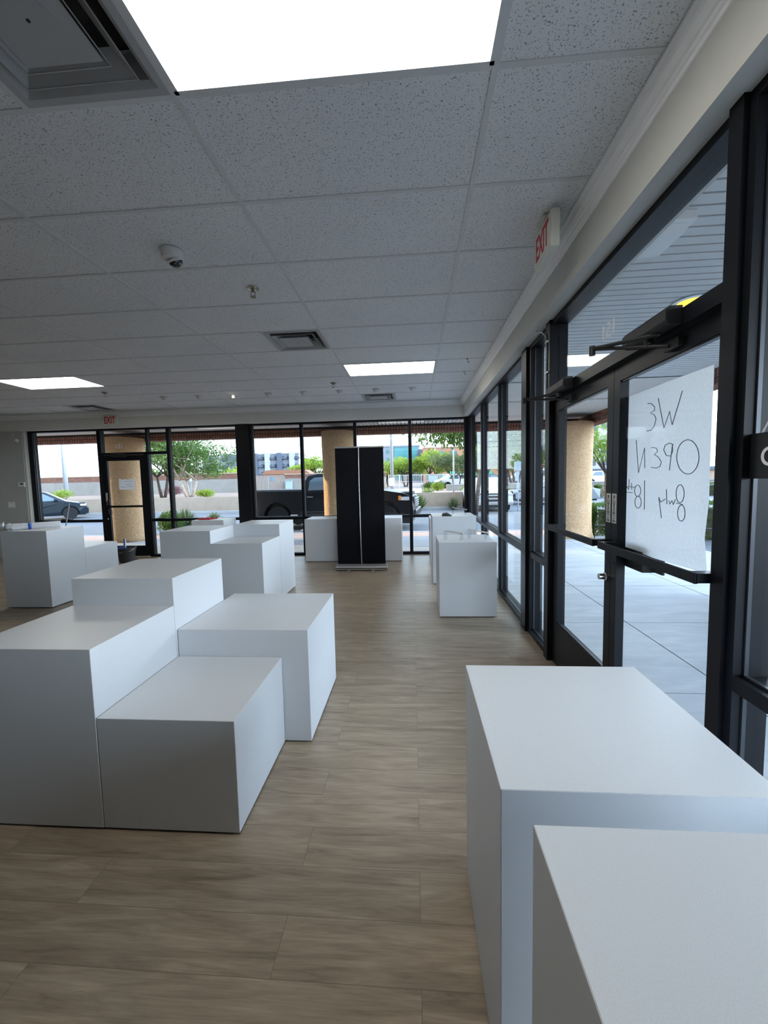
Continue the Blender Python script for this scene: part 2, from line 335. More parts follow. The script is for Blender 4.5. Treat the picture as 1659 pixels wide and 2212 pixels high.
# crown moulding, mitred in the corner
prof = [(0, 0), (.062, 0), (.062, -.012), (.05, -.022), (.046, -.045), (.03, -.062), (.02, -.066), (.018, -.078), (.010, -.082), (.008, -.098), (0, -.10)]
n = len(prof)
b = MB(); b.add([(WX - p, -3, CEIL + z) for p, z in prof] + [(WX - p, WY - p, CEIL + z) for p, z in prof], [(i, i + 1, n + i + 1, n + i) for i in range(n - 1)], 'crown')
struct(b.build('trim_1'), 'white crown moulding along the right bulkhead')
b = MB(); b.add([(-10, WY - p, CEIL + z) for p, z in prof] + [(WX - p, WY - p, CEIL + z) for p, z in prof], [(i, i + 1, n + i + 1, n + i) for i in range(n - 1)], 'crown')
struct(b.build('trim_2'), 'white crown moulding along the back bulkhead')

# ------------------------------------------------------------------ storefront windows
ZT = 2.665; ZM0, ZM1 = .735, .785
def win_back(k, x0, x1, wl=.025, wr=.025, mids=((ZM0, ZM1),), z0=0.0, label=None):
    """one bay in the back wall; half mullions at each side"""
    w = struct(empty('window_%d' % k, (0, 0, 0)), label)
    f = MB(); y0, y1 = FYB, FYB + .115
    f.box(x0, x0 + wl, y0, y1, z0, ZT, 'black'); f.box(x1 - wr, x1, y0, y1, z0, ZT, 'black')
    f.box(x0 + wl, x1 - wr, y0, y1, ZT - .045, ZT, 'black')
    f.box(x0 + wl, x1 - wr, y0, y1, z0, z0 + .045, 'black')
    for a, c in mids: f.box(x0 + wl, x1 - wr, y0, y1, a, c, 'black')
    f.build('window_frame', parent=w)
    zz = [z0 + .045] + [v for m in mids for v in m] + [ZT - .045]
    for i in range(0, len(zz), 2):
        MB().box(x0 + wl - .004, x1 - wr + .004, y0 + .05, y0 + .056, zz[i] - .004, zz[i + 1] + .004, 'glass').build('glass_pane', parent=w)
        g = MB()
        for xx in (x0 + wl, x1 - wr - .008): g.box(xx, xx + .008, y0 + .034, y0 + .05, zz[i], zz[i + 1], 'gasket')
        g.box(x0 + wl, x1 - wr, y0 + .034, y0 + .05, zz[i], zz[i] + .008, 'gasket')
        g.build('glazing_bead', parent=w)
    return w
win_back(1, -7.995, -6.455, wl=.10)
win_back(2, -5.43, -4.965, mids=((ZM0, ZM1), (2.115, 2.165)))
win_back(3, -4.965, -3.515)
win_back(4, -3.25, -2.205, wl=.05)
win_back(5, -2.205, -1.13); win_back(6, -1.13, -.05); win_back(7, -.05, 1.03, wr=.03)
struct(MB().box(-3.51, -3.255, FYB - .03, FYB + .13, 0, ZT, 'black').build('trim_3', bevel=.004), 'wide black steel post in the back glass wall')
struct(MB().box(1.03, 1.19, FYB - .01, FYB + .12, 0, ZT, 'black').box(1.055, 1.19, FYB - .10, FYB, 0, ZT, 'black').build('trim_4', bevel=.003), 'black corner post between the two glass walls')
struct(MB().box(-6.455, -6.40, FYB, FYB + .115, 0, ZT, 'black').box(-5.485, -5.43, FYB, FYB + .115, 0, 2.165, 'black').box(-6.40, -5.43, FYB, FYB + .115, 2.115, 2.165, 'black').box(-6.40, -5.43, FYB, FYB + .115, ZT - .045, ZT, 'black').build('trim_5'), 'black frame around the back door')
tr = struct(empty('window_8'), 'glass transom over the back door')
MB().box(-6.40, -5.43, FYB + .05, FYB + .056, 2.16, ZT - .04, 'glass').build('glass_pane', parent=tr)
o = text('street_number', '151', .125, (-6.04, FYB + .048, 2.295), (PI / 2, 0, PI), 'letters', tr)

# back door
d = struct(empty('door_1'), 'black framed glass back door')
f = MB(); DX0, DX1, DY0, DY1 = -6.395, -5.49, FYB + .01, FYB + .055
f.box(DX0, DX0 + .09, DY0, DY1, .01, 2.11, 'black'); f.box(DX1 - .10, DX1, DY0, DY1, .01, 2.11, 'black'); f.box(DX0 + .09, DX1 - .10, DY0, DY1, 2.0, 2.11, 'black'); f.box(DX0 + .09, DX1 - .10, DY0, DY1, .01, .23, 'black'); f.box(DX0 + .09, DX1 - .10, DY0, DY1, 1.035, 1.075, 'black')
f.build('door_frame', parent=d)
for a, c in ((.225, 1.04), (1.07, 2.005)): MB().box(DX0 + .086, DX1 - .096, DY0 + .02, DY0 + .026, a, c, 'glass').build('glass_pane', parent=d)
MB().box(DX0 + .07, DX0 + .13, DY0 - .05, DY0, 1.09, 1.20, 'blackflat').box(DX0 + .09, DX0 + .14, DY0 - .04, DY0, .90, 1.0, 'blackflat').build('door_latch', parent=d, bevel=.005)
MB().lathe([(.018, 0), (.018, -.02), (.012, -.024)], (DX0 + .045, DY0, .80), 'chrome', 12, 'y').build('lock_cylinder', parent=d)
c = MB().box(-6.15, -5.85, FYB - .05, FYB + .005, 2.07, 2.13, 'blackflat').build('door_closer', parent=d, bevel=.006)
MB().tube([(-5.9, FYB - .03, 2.13), (-5.98, FYB - .11, 2.14), (-6.16, FYB - .05, 2.13)], .008, 'blackflat', 6).build('closer_arm', parent=c)
s = MB().box(DX0 + .02, DX0 + .055, DY0 - .001, DY0, 1.155, 1.345, 'sticker').build('push_sticker', parent=d)
for i, ch in enumerate('PULL'[:4] if False else 'PUSH'): text('lettering', ch, .04, (DX0 + .0375, DY0 - .002, 1.325 - i * .036), (PI / 2, 0, 0), 'ink', s, .0003, bold=.0012)
# scraps of dried cleaning foam on the door glass
rnd = random.Random(3); sm = MB()
for q in range(46):
    z = rnd.choice([rnd.gauss(1.17, .06), rnd.gauss(1.75, .05), rnd.gauss(.9, .05), rnd.uniform(.3, 1.0)]); z = min(max(z, .26), 1.95)
    if 1.0 < z < 1.1: z += .12
    x = DX0 + .1 + rnd.random() ** 1.4 * .66; a = rnd.uniform(-.9, .9); l = rnd.uniform(.012, .05); y = DY0 + .0185
    sm.tube([(x, y, z), (x + l * .5 * math.cos(a), y, z + l * .5 * math.sin(a) + .006), (x + l * math.cos(a), y, z + l * math.sin(a))], [.0015, rnd.uniform(.002, .006), .0015], 'letters', 5)
sm.build('soap_smears', parent=d)
p = empty('paper_notice', (-5.9, DY0 - .003, 1.51), 0, 'small white handwritten notice taped to the back door glass', 'notice')
MB().box(-.17, .17, 0, .001, -.105, .105, 'paper').build('sheet', parent=p)
ln = MB()
for (x0, x1, z) in ((-.05, .12, .06), (-.04, .10, .0), (-.13, -.03, -.055), (.0, .13, -.05)):
    k = 9; ln.tube([(x0 + (x1 - x0) * i / k, -.001, z + (.012 if i % 2 else -.004) + rnd.uniform(-.004, .004)) for i in range(k + 1)], .0022, 'ink', 4)
ln.build('handwriting', parent=p)
for xx in (-.165, .12): MB().box(xx, xx + .045, -.001, 0, .095, .125, 'letters').build('tape', parent=p)

# right storefront
def win_right(k, y0, y1, w0=.025, w1=.025, mids=((ZM0, ZM1),), z0=0.0, x0=FXR, label=None, zt=ZT):
    w = struct(empty('window_%d' % k), label)
    f = MB(); x1 = x0 + .115
    f.box(x0, x1, y0, y0 + w0, z0, zt, 'black'); f.box(x0, x1, y1 - w1, y1, z0, zt, 'black')
    f.box(x0, x1, y0 + w0, y1 - w1, zt - .045, zt, 'black'); f.box(x0, x1, y0 + w0, y1 - w1, z0, z0 + .045, 'black')
    for a, c in mids: f.box(x0, x1, y0 + w0, y1 - w1, a, c, 'black')
    f.build('window_frame', parent=w)
    zz = [z0 + .045] + [v for m in mids for v in m] + [zt - .045]
    for i in range(0, len(zz), 2):
        MB().box(x0 + .045, x0 + .051, y0 + w0 - .004, y1 - w1 + .004, zz[i] - .004, zz[i + 1] + .004, 'glass').build('glass_pane', parent=w)
        g = MB()
        for yy in (y0 + w0, y1 - w1 - .007): g.box(x0 + .032, x0 + .045, yy, yy + .007, zz[i], zz[i + 1], 'gasket')
        g.box(x0 + .032, x0 + .045, y0 + w0, y1 - w1, zz[i], zz[i] + .007, 'gasket')
        g.build('glazing_bead', parent=w)
    return w
win_right(9, 6.525, 7.89, w1=.03); win_right(10, 5.215, 6.525); win_right(11, 4.04, 5.215, w1=.025, w0=.03)
struct(MB().box(1.045, 1.20, 3.875, 4.04, 0, ZT, 'black').build('trim_6', bevel=.003), 'black steel post beside the double doors')
win_right(12, 3.34, 3.875, w0=.03, w1=.06)
struct(MB().box(1.05, 1.185, 3.25, 3.34, 0, ZT, 'black').box(1.05, 1.185, 1.44, 1.50, 0, ZT, 'black').box(1.05, 1.185, 1.50, 3.25, 2.05, 2.115, 'black').box(1.07, 1.185, 1.50, 3.25, 2.62, ZT, 'black').build('trim_7'), 'black frame around the double doors')
tr = struct(empty('window_13'), 'glass transom over the double doors')
MB().box(1.115, 1.121, 1.50, 3.25, 2.11, 2.625, 'glass').build('glass_pane', parent=tr)
text('street_number', '151', .125, (1.108, 2.44, 2.285), (PI / 2, 0, PI / 2), 'letters', tr)
win_right(14, -.05, 1.44, w0=.03, w1=.03)
struct(MB().box(1.0, 1.2, -3, -.05, -.02, 2.655, 'wall').build('wall_side'))
# strip tags at the head of the transom
# double doors
def leaf(k, y0, y1, hinge_hi, label):
    d = struct(empty('door_%d' % k), label)
    x0, x1 = 1.085, 1.13; f = MB()
    a, c = (.068, .12) if hinge_hi else (.05, .062)
    # a = stile on the low-y side, c = stile on the high-y side
    f.box(x0, x1, y0, y0 + a, .01, 2.045, 'black'); f.box(x0, x1, y1 - c, y1, .01, 2.045, 'black'); f.box(x0, x1, y0 + a, y1 - c, 1.965, 2.045, 'black'); f.box(x0, x1, y0 + a, y1 - c, .01, .345, 'black')
    f.build('door_frame', parent=d)
    MB().box(1.105, 1.111, y0 + a - .004, y1 - c + .004, .34, 1.97, 'glass').build('glass_pane', parent=d)
    g = MB(); g.box(x0 + .006, 1.105, y0 + a, y1 - c, .345, .357, 'gasket'); g.box(x0 + .006, 1.105, y0 + a, y1 - c, 1.957, 1.965, 'gasket'); g.build('glazing_bead', parent=d)
    return d
d2 = leaf(2, 2.309, 3.248, True, 'far leaf of the black framed glass double doors')
d3 = leaf(3, 1.502, 2.305, False, 'near leaf of the black framed glass double doors')
def bar(d, y0, y1):
    z = 1.10; b = MB()
    b.box(.995, 1.008, y0, y1, z - .02, z + .02, 'black')
    o = b.build('push_bar', parent=d, bevel=.003)
    MB().box(.999, 1.086, y0, y0 + .05, z - .018, z + .018, 'black').box(.999, 1.086, y1 - .05, y1, z - .018, z + .018, 'black').build('bar_bracket', parent=o, bevel=.003)
bar(d2, 2.33, 3.17); bar(d3, 1.50, 2.27)
for d, y in ((d2, 2.342), (d3, 2.277)):
    s = MB().box(1.0835, 1.085, y - .024, y + .024, 1.215, 1.375, 'sticker').build('push_sticker', parent=d)
    for i, ch in enumerate('PUSH'): text('lettering', ch, .034, (1.083, y, 1.352 - i * .0275), (PI / 2, 0, -PI / 2), 'ink', s, .0003, bold=.0012)
    q = MB()
    for z in (1.254, 1.247): q.box(1.0828, 1.0835, y - .018, y + .018, z, z + .002, 'ink')
    q.box(1.0828, 1.0835, y - .016, y + .016, 1.222, 1.230, 'ink'); q.box(1.0828, 1.0835, y - .010, y + .014, 1.236, 1.241, 'ink')
    q.build('fine_print', parent=s)
MB().lathe([(.024, 0), (.024, -.012), (.017, -.015), (.017, -.045), (.012, -.047)], (1.085, 2.345, .905), 'chrome', 16, 'x').build('lock_cylinder', parent=d2, smooth=False)
for z in (1.18, 1.0): MB().lathe([(.007, 0), (.005, -.004)], (1.085, 2.342, z), 'blackflat', 8, 'x').build('screw', parent=d2)
for z in (1.18, 1.0): MB().lathe([(.007, 0), (.005, -.004)], (1.085, 2.275, z), 'blackflat', 8, 'x').build('screw', parent=d3)
# outside pull handle
MB().box(1.13, 1.20, 2.08, 2.30, .985, 1.09, 'black').box(1.19, 1.205, 2.02, 2.24, .985, 1.13, 'black').build('pull_handle', parent=d3, bevel=.004)
def closer(d, y0, y1, elbow, piv, shoe):
    c = MB().prism([(1.05, 2.055), (1.0, 2.055), (.985, 2.07), (.985, 2.11), (1.0, 2.125), (1.05, 2.125)], y0, y1, 'blackflat', 'y').build('door_closer', parent=d, bevel=.003)
    MB().tube([piv, elbow], .009, 'blackflat', 8).tube([elbow, shoe], .008, 'blackflat', 8).lathe([(.014, -.03), (.014, .012)], elbow, 'blackflat', 10).build('closer_arm', parent=c)
    MB().lathe([(.02, -.03), (.02, 0)], (1.02, (y0 + y1) / 2, 2.055), 'blackflat', 10).box(1.06, 1.086, shoe[1] - .06, shoe[1] + .04, 1.985, 2.02, 'blackflat').build('closer_shoe', parent=c)
closer(d3, 1.70, 2.03, (.86, 2.05, 2.075), (1.02, 1.80, 2.05), (1.06, 1.80, 2.0))
closer(d2, 2.78, 3.12, (.86, 3.23, 2.065), (1.02, 2.93, 2.05), (1.06, 2.9, 2.0))
# thin grey cable down the jamb
cb = MB().tube([(1.02, 3.50, 2.66), (1.035, 3.40, 2.62), (1.042, 3.32, 2.56), (1.045, 3.30, 2.45), (1.045, 3.31, 2.1)], .006, 'pole', 6).build('alarm_cable')
tag(cb, 'thin grey cable running down the black door jamb', 'cable')
for z in (2.50, 2.27): MB().box(1.036, 1.05, 3.265, 3.315, z, z + .012, 'white').build('cable_clip', parent=cb)
for i, y in enumerate((2.33, 2.25)):
    pass

# ------------------------------------------------------------------ ceiling fixtures
lab = ['large glowing ceiling light panel directly overhead, nearest of the three', 'glowing ceiling light panel in front of the roll-up banner, near the right windows', 'glowing ceiling light panel at far left, in front of the back door']
for q, lb in zip(LIGHTS, lab):
    e = empty('ceiling_light', ((q[0] + q[1]) / 2, (q[2] + q[3]) / 2, CEIL), 0, lb, 'ceiling light', 'recessed ceiling light panels')
    hx, hy = (q[1] - q[0]) / 2 - .009, (q[3] - q[2]) / 2 - .009
    f = MB(); f.box(-hx, hx, -hy, -hy + .016, -.003, .02, 'grid'); f.box(-hx, hx, hy - .016, hy, -.003, .02, 'grid'); f.box(-hx, -hx + .016, -hy, hy, -.003, .02, 'grid'); f.box(hx - .016, hx, -hy, hy, -.003, .02, 'grid')
    f.box(-hx, hx, -hy, hy, .03, .05, 'grid'); f.build('light_frame', parent=e)
    MB().box(-hx + .015, hx - .015, -hy + .015, hy - .015, .004, .010, 'lamp').build('light_diffuser', parent=e)
def vent(q, lb):
    cx, cy = (q[0] + q[1]) / 2, (q[2] + q[3]) / 2; e = empty('ceiling_vent', (cx, cy, CEIL), 0, lb, 'ceiling vent', 'square ceiling air vents')
    H = .292
    def ring(ro, zo, ri, zi, m, mb):
        vs = []
        for r, z in ((ro, zo), (ri, zi)): vs += [(-r, -r, z), (r, -r, z), (r, r, z), (-r, r, z)]
        mb.add(vs, [(i, (i + 1) % 4, 4 + (i + 1) % 4, 4 + i) for i in range(4)], m)
    f = MB(); ring(H, -.002, H - .03, -.002, 'metalwhite', f); ring(H - .03, -.002, H - .05, .012, 'metalwhite', f); ring(H - .05, .012, H - .07, .10, 'metalwhite', f); f.build('vent_frame', parent=e)
    g = MB(); g.box(-H + .01, H - .01, -H + .01, H - .01, .11, .14, 'ventdark'); g.build('duct_box', parent=e)
    for ro, zo, ri, zi in ((.218, -.010, .160, .045), (.158, -.016, .12, .02)):
        l = MB(); ring(ro, zo, ri, zi, 'metalwhite', l); ring(ro, zo, ro - .004, zo - .0, 'metalwhite', l); ring(ro - .004, zo + .004, ri - .004, zi + .004, 'metalwhite', l); l.build('vent_louver', parent=e, fix=False)
    MB().box(-.140, .140, -.140, .140, -.012, -.008, 'metalwhite').lathe([(.085, -.0135), (.085, -.012)], (0, 0, 0), 'metalwhite', 32).lathe([(.006, -.0155), (.006, -.013)], (0, 0, 0), 'blackflat', 8).build('centre_plate', parent=e)
    return e
for q, lb in zip(VENTS, ['large square stepped air vent overhead at the upper left, beside the nearest light panel', 'square metal air vent in mid ceiling between two sprinkler heads', 'dark square air vent near the back wall above the back door', 'square air vent near the back wall above the right end of the spotlight row']):
    vent(q, lb)
sp = empty('eyeball_spotlight', (.014, 6.79, CEIL), 0, 'small white eyeball spotlight, rightmost of the row along the back', 'spotlight', 'row of small ceiling spotlights near the back wall')
MB().lathe([(.062, .0), (.062, -.006), (.048, -.009), (.046, .0)], (0, 0, 0), 'white', 24).build('trim_ring', parent=sp)
MB().lathe([(.040, .0), (.036, -.02), (.030, -.045), (.020, -.05)], (0, 0, 0), 'white', 20).build('lamp_eyeball', parent=sp, smooth=False)
names = ['second', 'third', 'fourth', 'fifth', 'sixth', 'seventh', 'leftmost']
for i in range(1, 8):
    lb = 'small white eyeball spotlight, %s of the eight from the right along the back' % names[i - 1]
    if i == 5: lb = 'eyeball spotlight with its bulb showing lit, third from the left in the back row'
    if i == 7: lb = 'small white eyeball spotlight, leftmost of the row along the back'
    cp = copy_tree(sp, (.014 - i * .604, 6.79 + (-.03 if i == 7 else 0), CEIL), label=lb)
    if i == 5: MB().lathe([(.021, -.0), (.018, -.006)], (.008, -.030, -.036), 'bulb', 16, 'y').build('bulb', parent=cp)
def sprinkler(x, y, lb, m='chrome'):
    e = empty('sprinkler_head', (x, y, CEIL), 0, lb, 'sprinkler', 'ceiling fire sprinklers')
    MB().lathe([(.045, .004), (.043, -.004), (.025, -.012), (.02, -.012)], (0, 0, 0), m, 20).build('escutcheon', parent=e)
    MB().lathe([(.012, -.01), (.012, -.026)], (0, 0, 0), 'brass', 10).tube([(.012, 0, -.02), (.02, 0, -.04), (.004, 0, -.062)], .003, 'brass', 6).tube([(-.012, 0, -.02), (-.02, 0, -.04), (-.004, 0, -.062)], .003, 'brass', 6).lathe([(.022, -.062), (.022, -.065)], (0, 0, 0), 'brass', 12).build('sprinkler_body', parent=e)
sprinkler(-1.206, 3.17, 'metal fire sprinkler on the ceiling beside the dome camera, nearest of the three')
sprinkler(-1.19, 6.25, 'small sprinkler head hanging before the spotlight row near the right light panel', 'brass')
sprinkler(-4.89, 6.27, 'small sprinkler head just behind the far left light panel', 'brass')
e = empty('dome_camera', (-1.52, 2.62, CEIL), 0, 'white security camera with tilted dark dome on the ceiling', 'security camera')
MB().lathe([(.068, .0), (.068, -.02), (.064, -.03), (.058, -.052), (.03, -.06)], (0, 0, 0), 'white', 28).build('camera_housing', parent=e, smooth=False)
dm = MB().lathe([(.046, .0), (.045, -.012), (.038, -.028), (.024, -.040), (.008, -.045)], (0, 0, 0), 'domeglass', 24).build('camera_dome', parent=e, smooth=True, loc=(.012, .012, -.048)); dm.rotation_euler = (.35, -.25, 0)
MB().lathe([(.05, .0), (.052, -.01), (.046, -.014)], (0, 0, 0), 'white', 24).build('dome_ring', parent=dm)
hk = empty('ceiling_hook', (.705, 5.28, CEIL), 0, 'small grey hook in the ceiling, nearer of the two by the crown moulding', 'hook', 'two ceiling hooks near the right wall')
MB().lathe([(.015, 0), (.015, -.006)], (0, 0, 0), 'pole', 10).tube([(0, 0, 0), (0, 0, -.03), (.012, 0, -.05), (.02, 0, -.036), (.017, 0, -.026)], .004, 'pole', 6).build('hook_body', parent=hk)
copy_tree(hk, (.739, 5.874, CEIL), label='small grey hook in the ceiling, farther of the two by the crown moulding')

def exit_sign(loc, rz, lb):
    e = empty('exit_sign', loc, rz, lb, 'exit sign')
    MB().box(-.155, .155, -.025, .025, -.10, .10, 'signwhite').build('sign_housing', parent=e, bevel=.006)
    MB().box(-.145, .145, -.028, -.024, -.088, .088, 'signwhite').build('sign_face', parent=e)
    text('lettering', 'EXIT', .19, (0, -.0285, -.002), (PI / 2, 0, 0), 'red', e, .0008, sx=.60, bold=.004)
    return e
ex = exit_sign((.805, 2.56, 2.845), -PI / 2, 'white EXIT sign with red letters hanging beside the right crown moulding')
MB().box(-.03, .03, -.02, .02, .10, .124, 'signwhite').box(-.06, .06, -.04, .04, .118, .125, 'signwhite').build('mounting_canopy', parent=ex)
exit_sign((-6.06, WY - .027, 2.80), 0, 'EXIT sign with red letters on the back wall over the back door')
th = empty('thermostat', (-8.12, WY, 1.555), 0, 'white wall thermostat with small dark display beside the left window', 'thermostat')
MB().box(-.07, .07, -.025, 0, -.05, .05, 'white').build('thermostat_body', parent=th, bevel=.004); MB().box(-.02, .045, -.027, -.025, .0, .03, 'blackflat').build('display', parent=th)
sw = empty('light_switch', (-8.40, WY, 1.14), 0, 'white light switch plate on the grey wall below the thermostat', 'light switch')
MB().box(-.075, .075, -.006, 0, -.058, .058, 'white').build('switch_plate', parent=sw, bevel=.002); 
for xx in (-.045, .015): MB().box(xx, xx + .03, -.010, -.005, -.025, .025, 'white').build('switch_rocker', parent=sw)
tag(MB().lathe([(.04, 0), (.04, -.012), (.025, -.03), (.008, -.036)], (-8.15, WY, 2.46), 'white', 20, 'y').build('motion_sensor', smooth=False), 'small round white sensor high on the grey left wall', 'sensor')
ol = empty('wall_outlet', (WX, 7.52, 2.785), 0, 'small white outlet plate high on the right bulkhead near the corner', 'outlet')
MB().box(-.006, 0, -.036, .036, -.058, .058, 'white').build('outlet_plate', parent=ol, bevel=.002); MB().box(-.008, -.005, -.016, .016, .008, .034, 'signwhite').box(-.008, -.005, -.016, .016, -.034, -.008, 'signwhite').build('socket', parent=ol)

# ------------------------------------------------------------------ plinths
def plinth(x0, x1, y0, y1, h, lb, group=None, top=True, name='display_plinth'):
    """box plinth of laminate panels with hairline dark joints, on a small recessed toe"""
    cx, cy = (x0 + x1) / 2, (y0 + y1) / 2; e = empty(name, (cx, cy, 0), 0, lb, 'plinth', group)
    a, c = (x1 - x0) / 2, (y1 - y0) / 2; t, g, z0 = .003, .0011, .010
    MB().box(-a + t, a - t, -c + t, c - t, z0, h - t, 'seam').box(-a + .02, a - .02, -c + .02, c - .02, 0, z0, 'seam').build('carcass', parent=e)
    MB().box(-a + g, a - g, -c + g, c - g, h - t - .0, h, 'plinth').build('top_panel', parent=e)
    for q in ((-a + g, a - g, -c, -c + t), (-a + g, a - g, c - t, c), (-a, -a + t, -c + g, c - g), (a - t, a, -c + g, c - g)):
        MB().box(q[0], q[1], q[2], q[3], z0, h - g, 'plinth').build('side_panel', parent=e)
    return e
G1, G2, G3, G4 = 'stepped cluster of white plinths at the front left', 'stepped cluster of white plinths in mid room', 'white plinths along the right windows', 'white plinths behind the roll-up banner'
g = .001
plinth(-1.957, -1.355, 1.545, 2.142, .80, 'white plinth at the front left edge, tall front block of the nearest left cluster', G1)
plinth(-1.957, -1.355, 2.144, 2.731, .955, 'tallest white plinth of the nearest left cluster, rising behind the front left block', G1)
plinth(-1.351, -.752, 1.547, 2.155, .50, 'lowest white plinth of the nearest left cluster, front right by the aisle', G1)
plinth(-1.351, -.600, 2.158, 2.895, .655, 'wide white plinth behind the lowest block of the nearest left cluster', G1)
plinth(-5.055, -4.455, 4.583, 5.142, .955, 'tall white plinth at far left with the paper roll on top', 'pair of white plinths at the far left')
plinth(-5.055, -4.455, 5.144, 5.742, .656, 'low white plinth behind the one carrying the paper roll', 'pair of white plinths at the far left')
plinth(-2.885, -2.292, 4.38, 4.975, .952, 'tall left white plinth of the mid room cluster, nearest the back door', G2)
plinth(-2.288, -1.696, 4.38, 4.978, .805, 'lower front white plinth of the mid room cluster, right beside the aisle', G2)
plinth(-2.288, -1.696, 4.982, 5.58, .955, 'tall rear white plinth of the mid room cluster, behind the lower front one', G2)
plinth(-4.16, -3.54, 7.29, 7.82, .805, 'white plinth by the back window with the red cloth on top', None)
plinth(.26, .861, 4.27, 4.87, .806, 'white plinth by the right windows carrying two acrylic stands, nearest in its row', G3)
plinth(.26, .861, 5.66, 6.26, .955, 'tall white plinth by the right windows behind the one with two acrylic stands', G3)
plinth(.28, .88, 7.02, 7.62, .80, 'white plinth mostly hidden at the back right corner', G3)
plinth(-2.01, -1.41, 7.31, 7.91, .79, 'white plinth left of the roll-up banner against the back glass', G4)
plinth(-1.385, -.845, 7.28, 7.88, .96, 'tall white plinth hidden behind the banner, only its left edge showing', G4)
plinth(-.83, -.225, 7.31, 7.91, .79, 'white plinth right of the roll-up banner against the back glass', G4)
plinth(.178, .762, .843, 1.435, .803, 'large white plinth at the lower right beside the double doors', 'two near white plinths at the lower right')
plinth(.172, .772, -.012, .588, .952, 'white plinth at the bottom right corner, nearest to the viewer', 'two near white plinths at the lower right')

# ------------------------------------------------------------------ roll-up banner
e = empty('rollup_banner', (-.87, 6.60, 0), 0, 'tall black roll-up banner seen from behind with thin centre pole', 'banner')
MB().box(-.395, .395, -.006, -.002, .10, 2.02, 'banner').build('banner_cloth', parent=e)
MB().box(-.41, .41, -.018, .01, 2.01, 2.035, 'alu').build('top_rail', parent=e, bevel=.003)
MB().prism([(-.10, .022), (-.11, .04), (-.09, .075), (-.03, .105), (.02, .105), (.05, .075), (.05, .022)], -.425, .425, 'alu', 'x').build('banner_base', parent=e, bevel=.003)
MB().box(-.426, .426, -.1115, -.1, .044, .058, 'blackflat').build('base_stripe', parent=e)
MB().tube([(0, -.03, .09), (-.003, -.045, .7), (-.008, -.04, 1.4), (-.005, -.02, 2.02)], .0075, 'bannerpole', 8).build('support_pole', parent=e, smooth=True)
for x in (-.20, .20): MB().box(x - .02, x + .02, -.24, .12, .012, .024, 'alu').build('foot', parent=e, bevel=.003)
# ------------------------------------------------------------------ acrylic stands
def stand(loc, rz, lb, s=1.0):
    """clear cradle: two upright U brackets of different height joined by a sloping clear trough"""
    e = empty('acrylic_stand', loc, rz, lb, 'acrylic stand', 'clear acrylic stands')
    for x, h in ((-.09, .095), (.09, .065)):
        MB().box(x - .016, x + .016, -.035, -.030, 0, h, 'acrylic').box(x - .016, x + .016, .030, .035, 0, h, 'acrylic').box(x - .016, x + .016, -.035, .035, h, h + .005, 'acrylic').build('bracket', parent=e)
    b = MB()
    for y in (-.02, .02): b.tube([(-.10, y, .103), (.115, y, .070)], .0055, 'alu', 8)
    b.box(-.10, -.085, -.024, .024, .099, .106, 'plasticwrap'); b.box(.10, .115, -.024, .024, .069, .076, 'plasticwrap'); b.build('sloping_rail', parent=e)
    return e
stand((.43, 4.46, .806), -.35, 'clear acrylic stand, left one on the nearer right-side plinth')
stand((.70, 4.52, .806), -.35, 'clear acrylic stand, right one on the nearer right-side plinth')
stand((.66, 5.95, .955), -.15, 'clear acrylic stand on the taller plinth behind, beside a black pouch')
pb = MB(); random.seed(5)
pb.add([(.395, 5.70, .956), (.53, 5.69, .956), (.54, 5.82, .956), (.40, 5.83, .956), (.40, 5.705, .985), (.46, 5.70, .992), (.53, 5.70, .962), (.535, 5.815, .964), (.47, 5.82, 1.0), (.41, 5.82, .99)],
       [(0, 3, 2, 1), (4, 5, 8, 9), (5, 6, 7, 8), (0, 1, 6, 5, 4), (1, 2, 7, 6), (2, 3, 9, 8, 7), (3, 0, 4, 9)], 'blackflat')
tag(pb.build('black_pouch', bevel=.006), 'small black pouch lying on the tall plinth by the right windows', 'pouch')
# red cloth
rc = MB(); w, h = 14, 8; vs = []
for i in range(w + 1):
    for j in range(h + 1):
        x = -4.10 + .22 * i / w; y = 7.40 + .28 * j / h + .02 * math.sin(i * .8)
        vs.append((x + .05 * j / h, y, .812 + .010 * (math.sin(i * .9 + j) * math.sin(j * 1.1)) + .012))
k = len(vs); vs += [(a, c, .807) for a, c, z in vs]
H = h + 1; fs = [(i * H + j, (i + 1) * H + j, (i + 1) * H + j + 1, i * H + j + 1) for i in range(w) for j in range(h)]
edge = [(i * H) for i in range(w + 1)] + [w * H + j for j in range(1, h + 1)] + [i * H + h for i in range(w - 1, -1, -1)] + [j for j in range(h - 1, 0, -1)]
fs += [(edge[i], edge[(i + 1) % len(edge)], k + edge[(i + 1) % len(edge)], k + edge[i]) for i in range(len(edge))] + [tuple(k + i for i in edge)]
tag(rc.add(vs, fs, 'redcloth').build('folded_cloth', smooth=True), 'red folded cloth on the plinth by the back window', 'cloth')
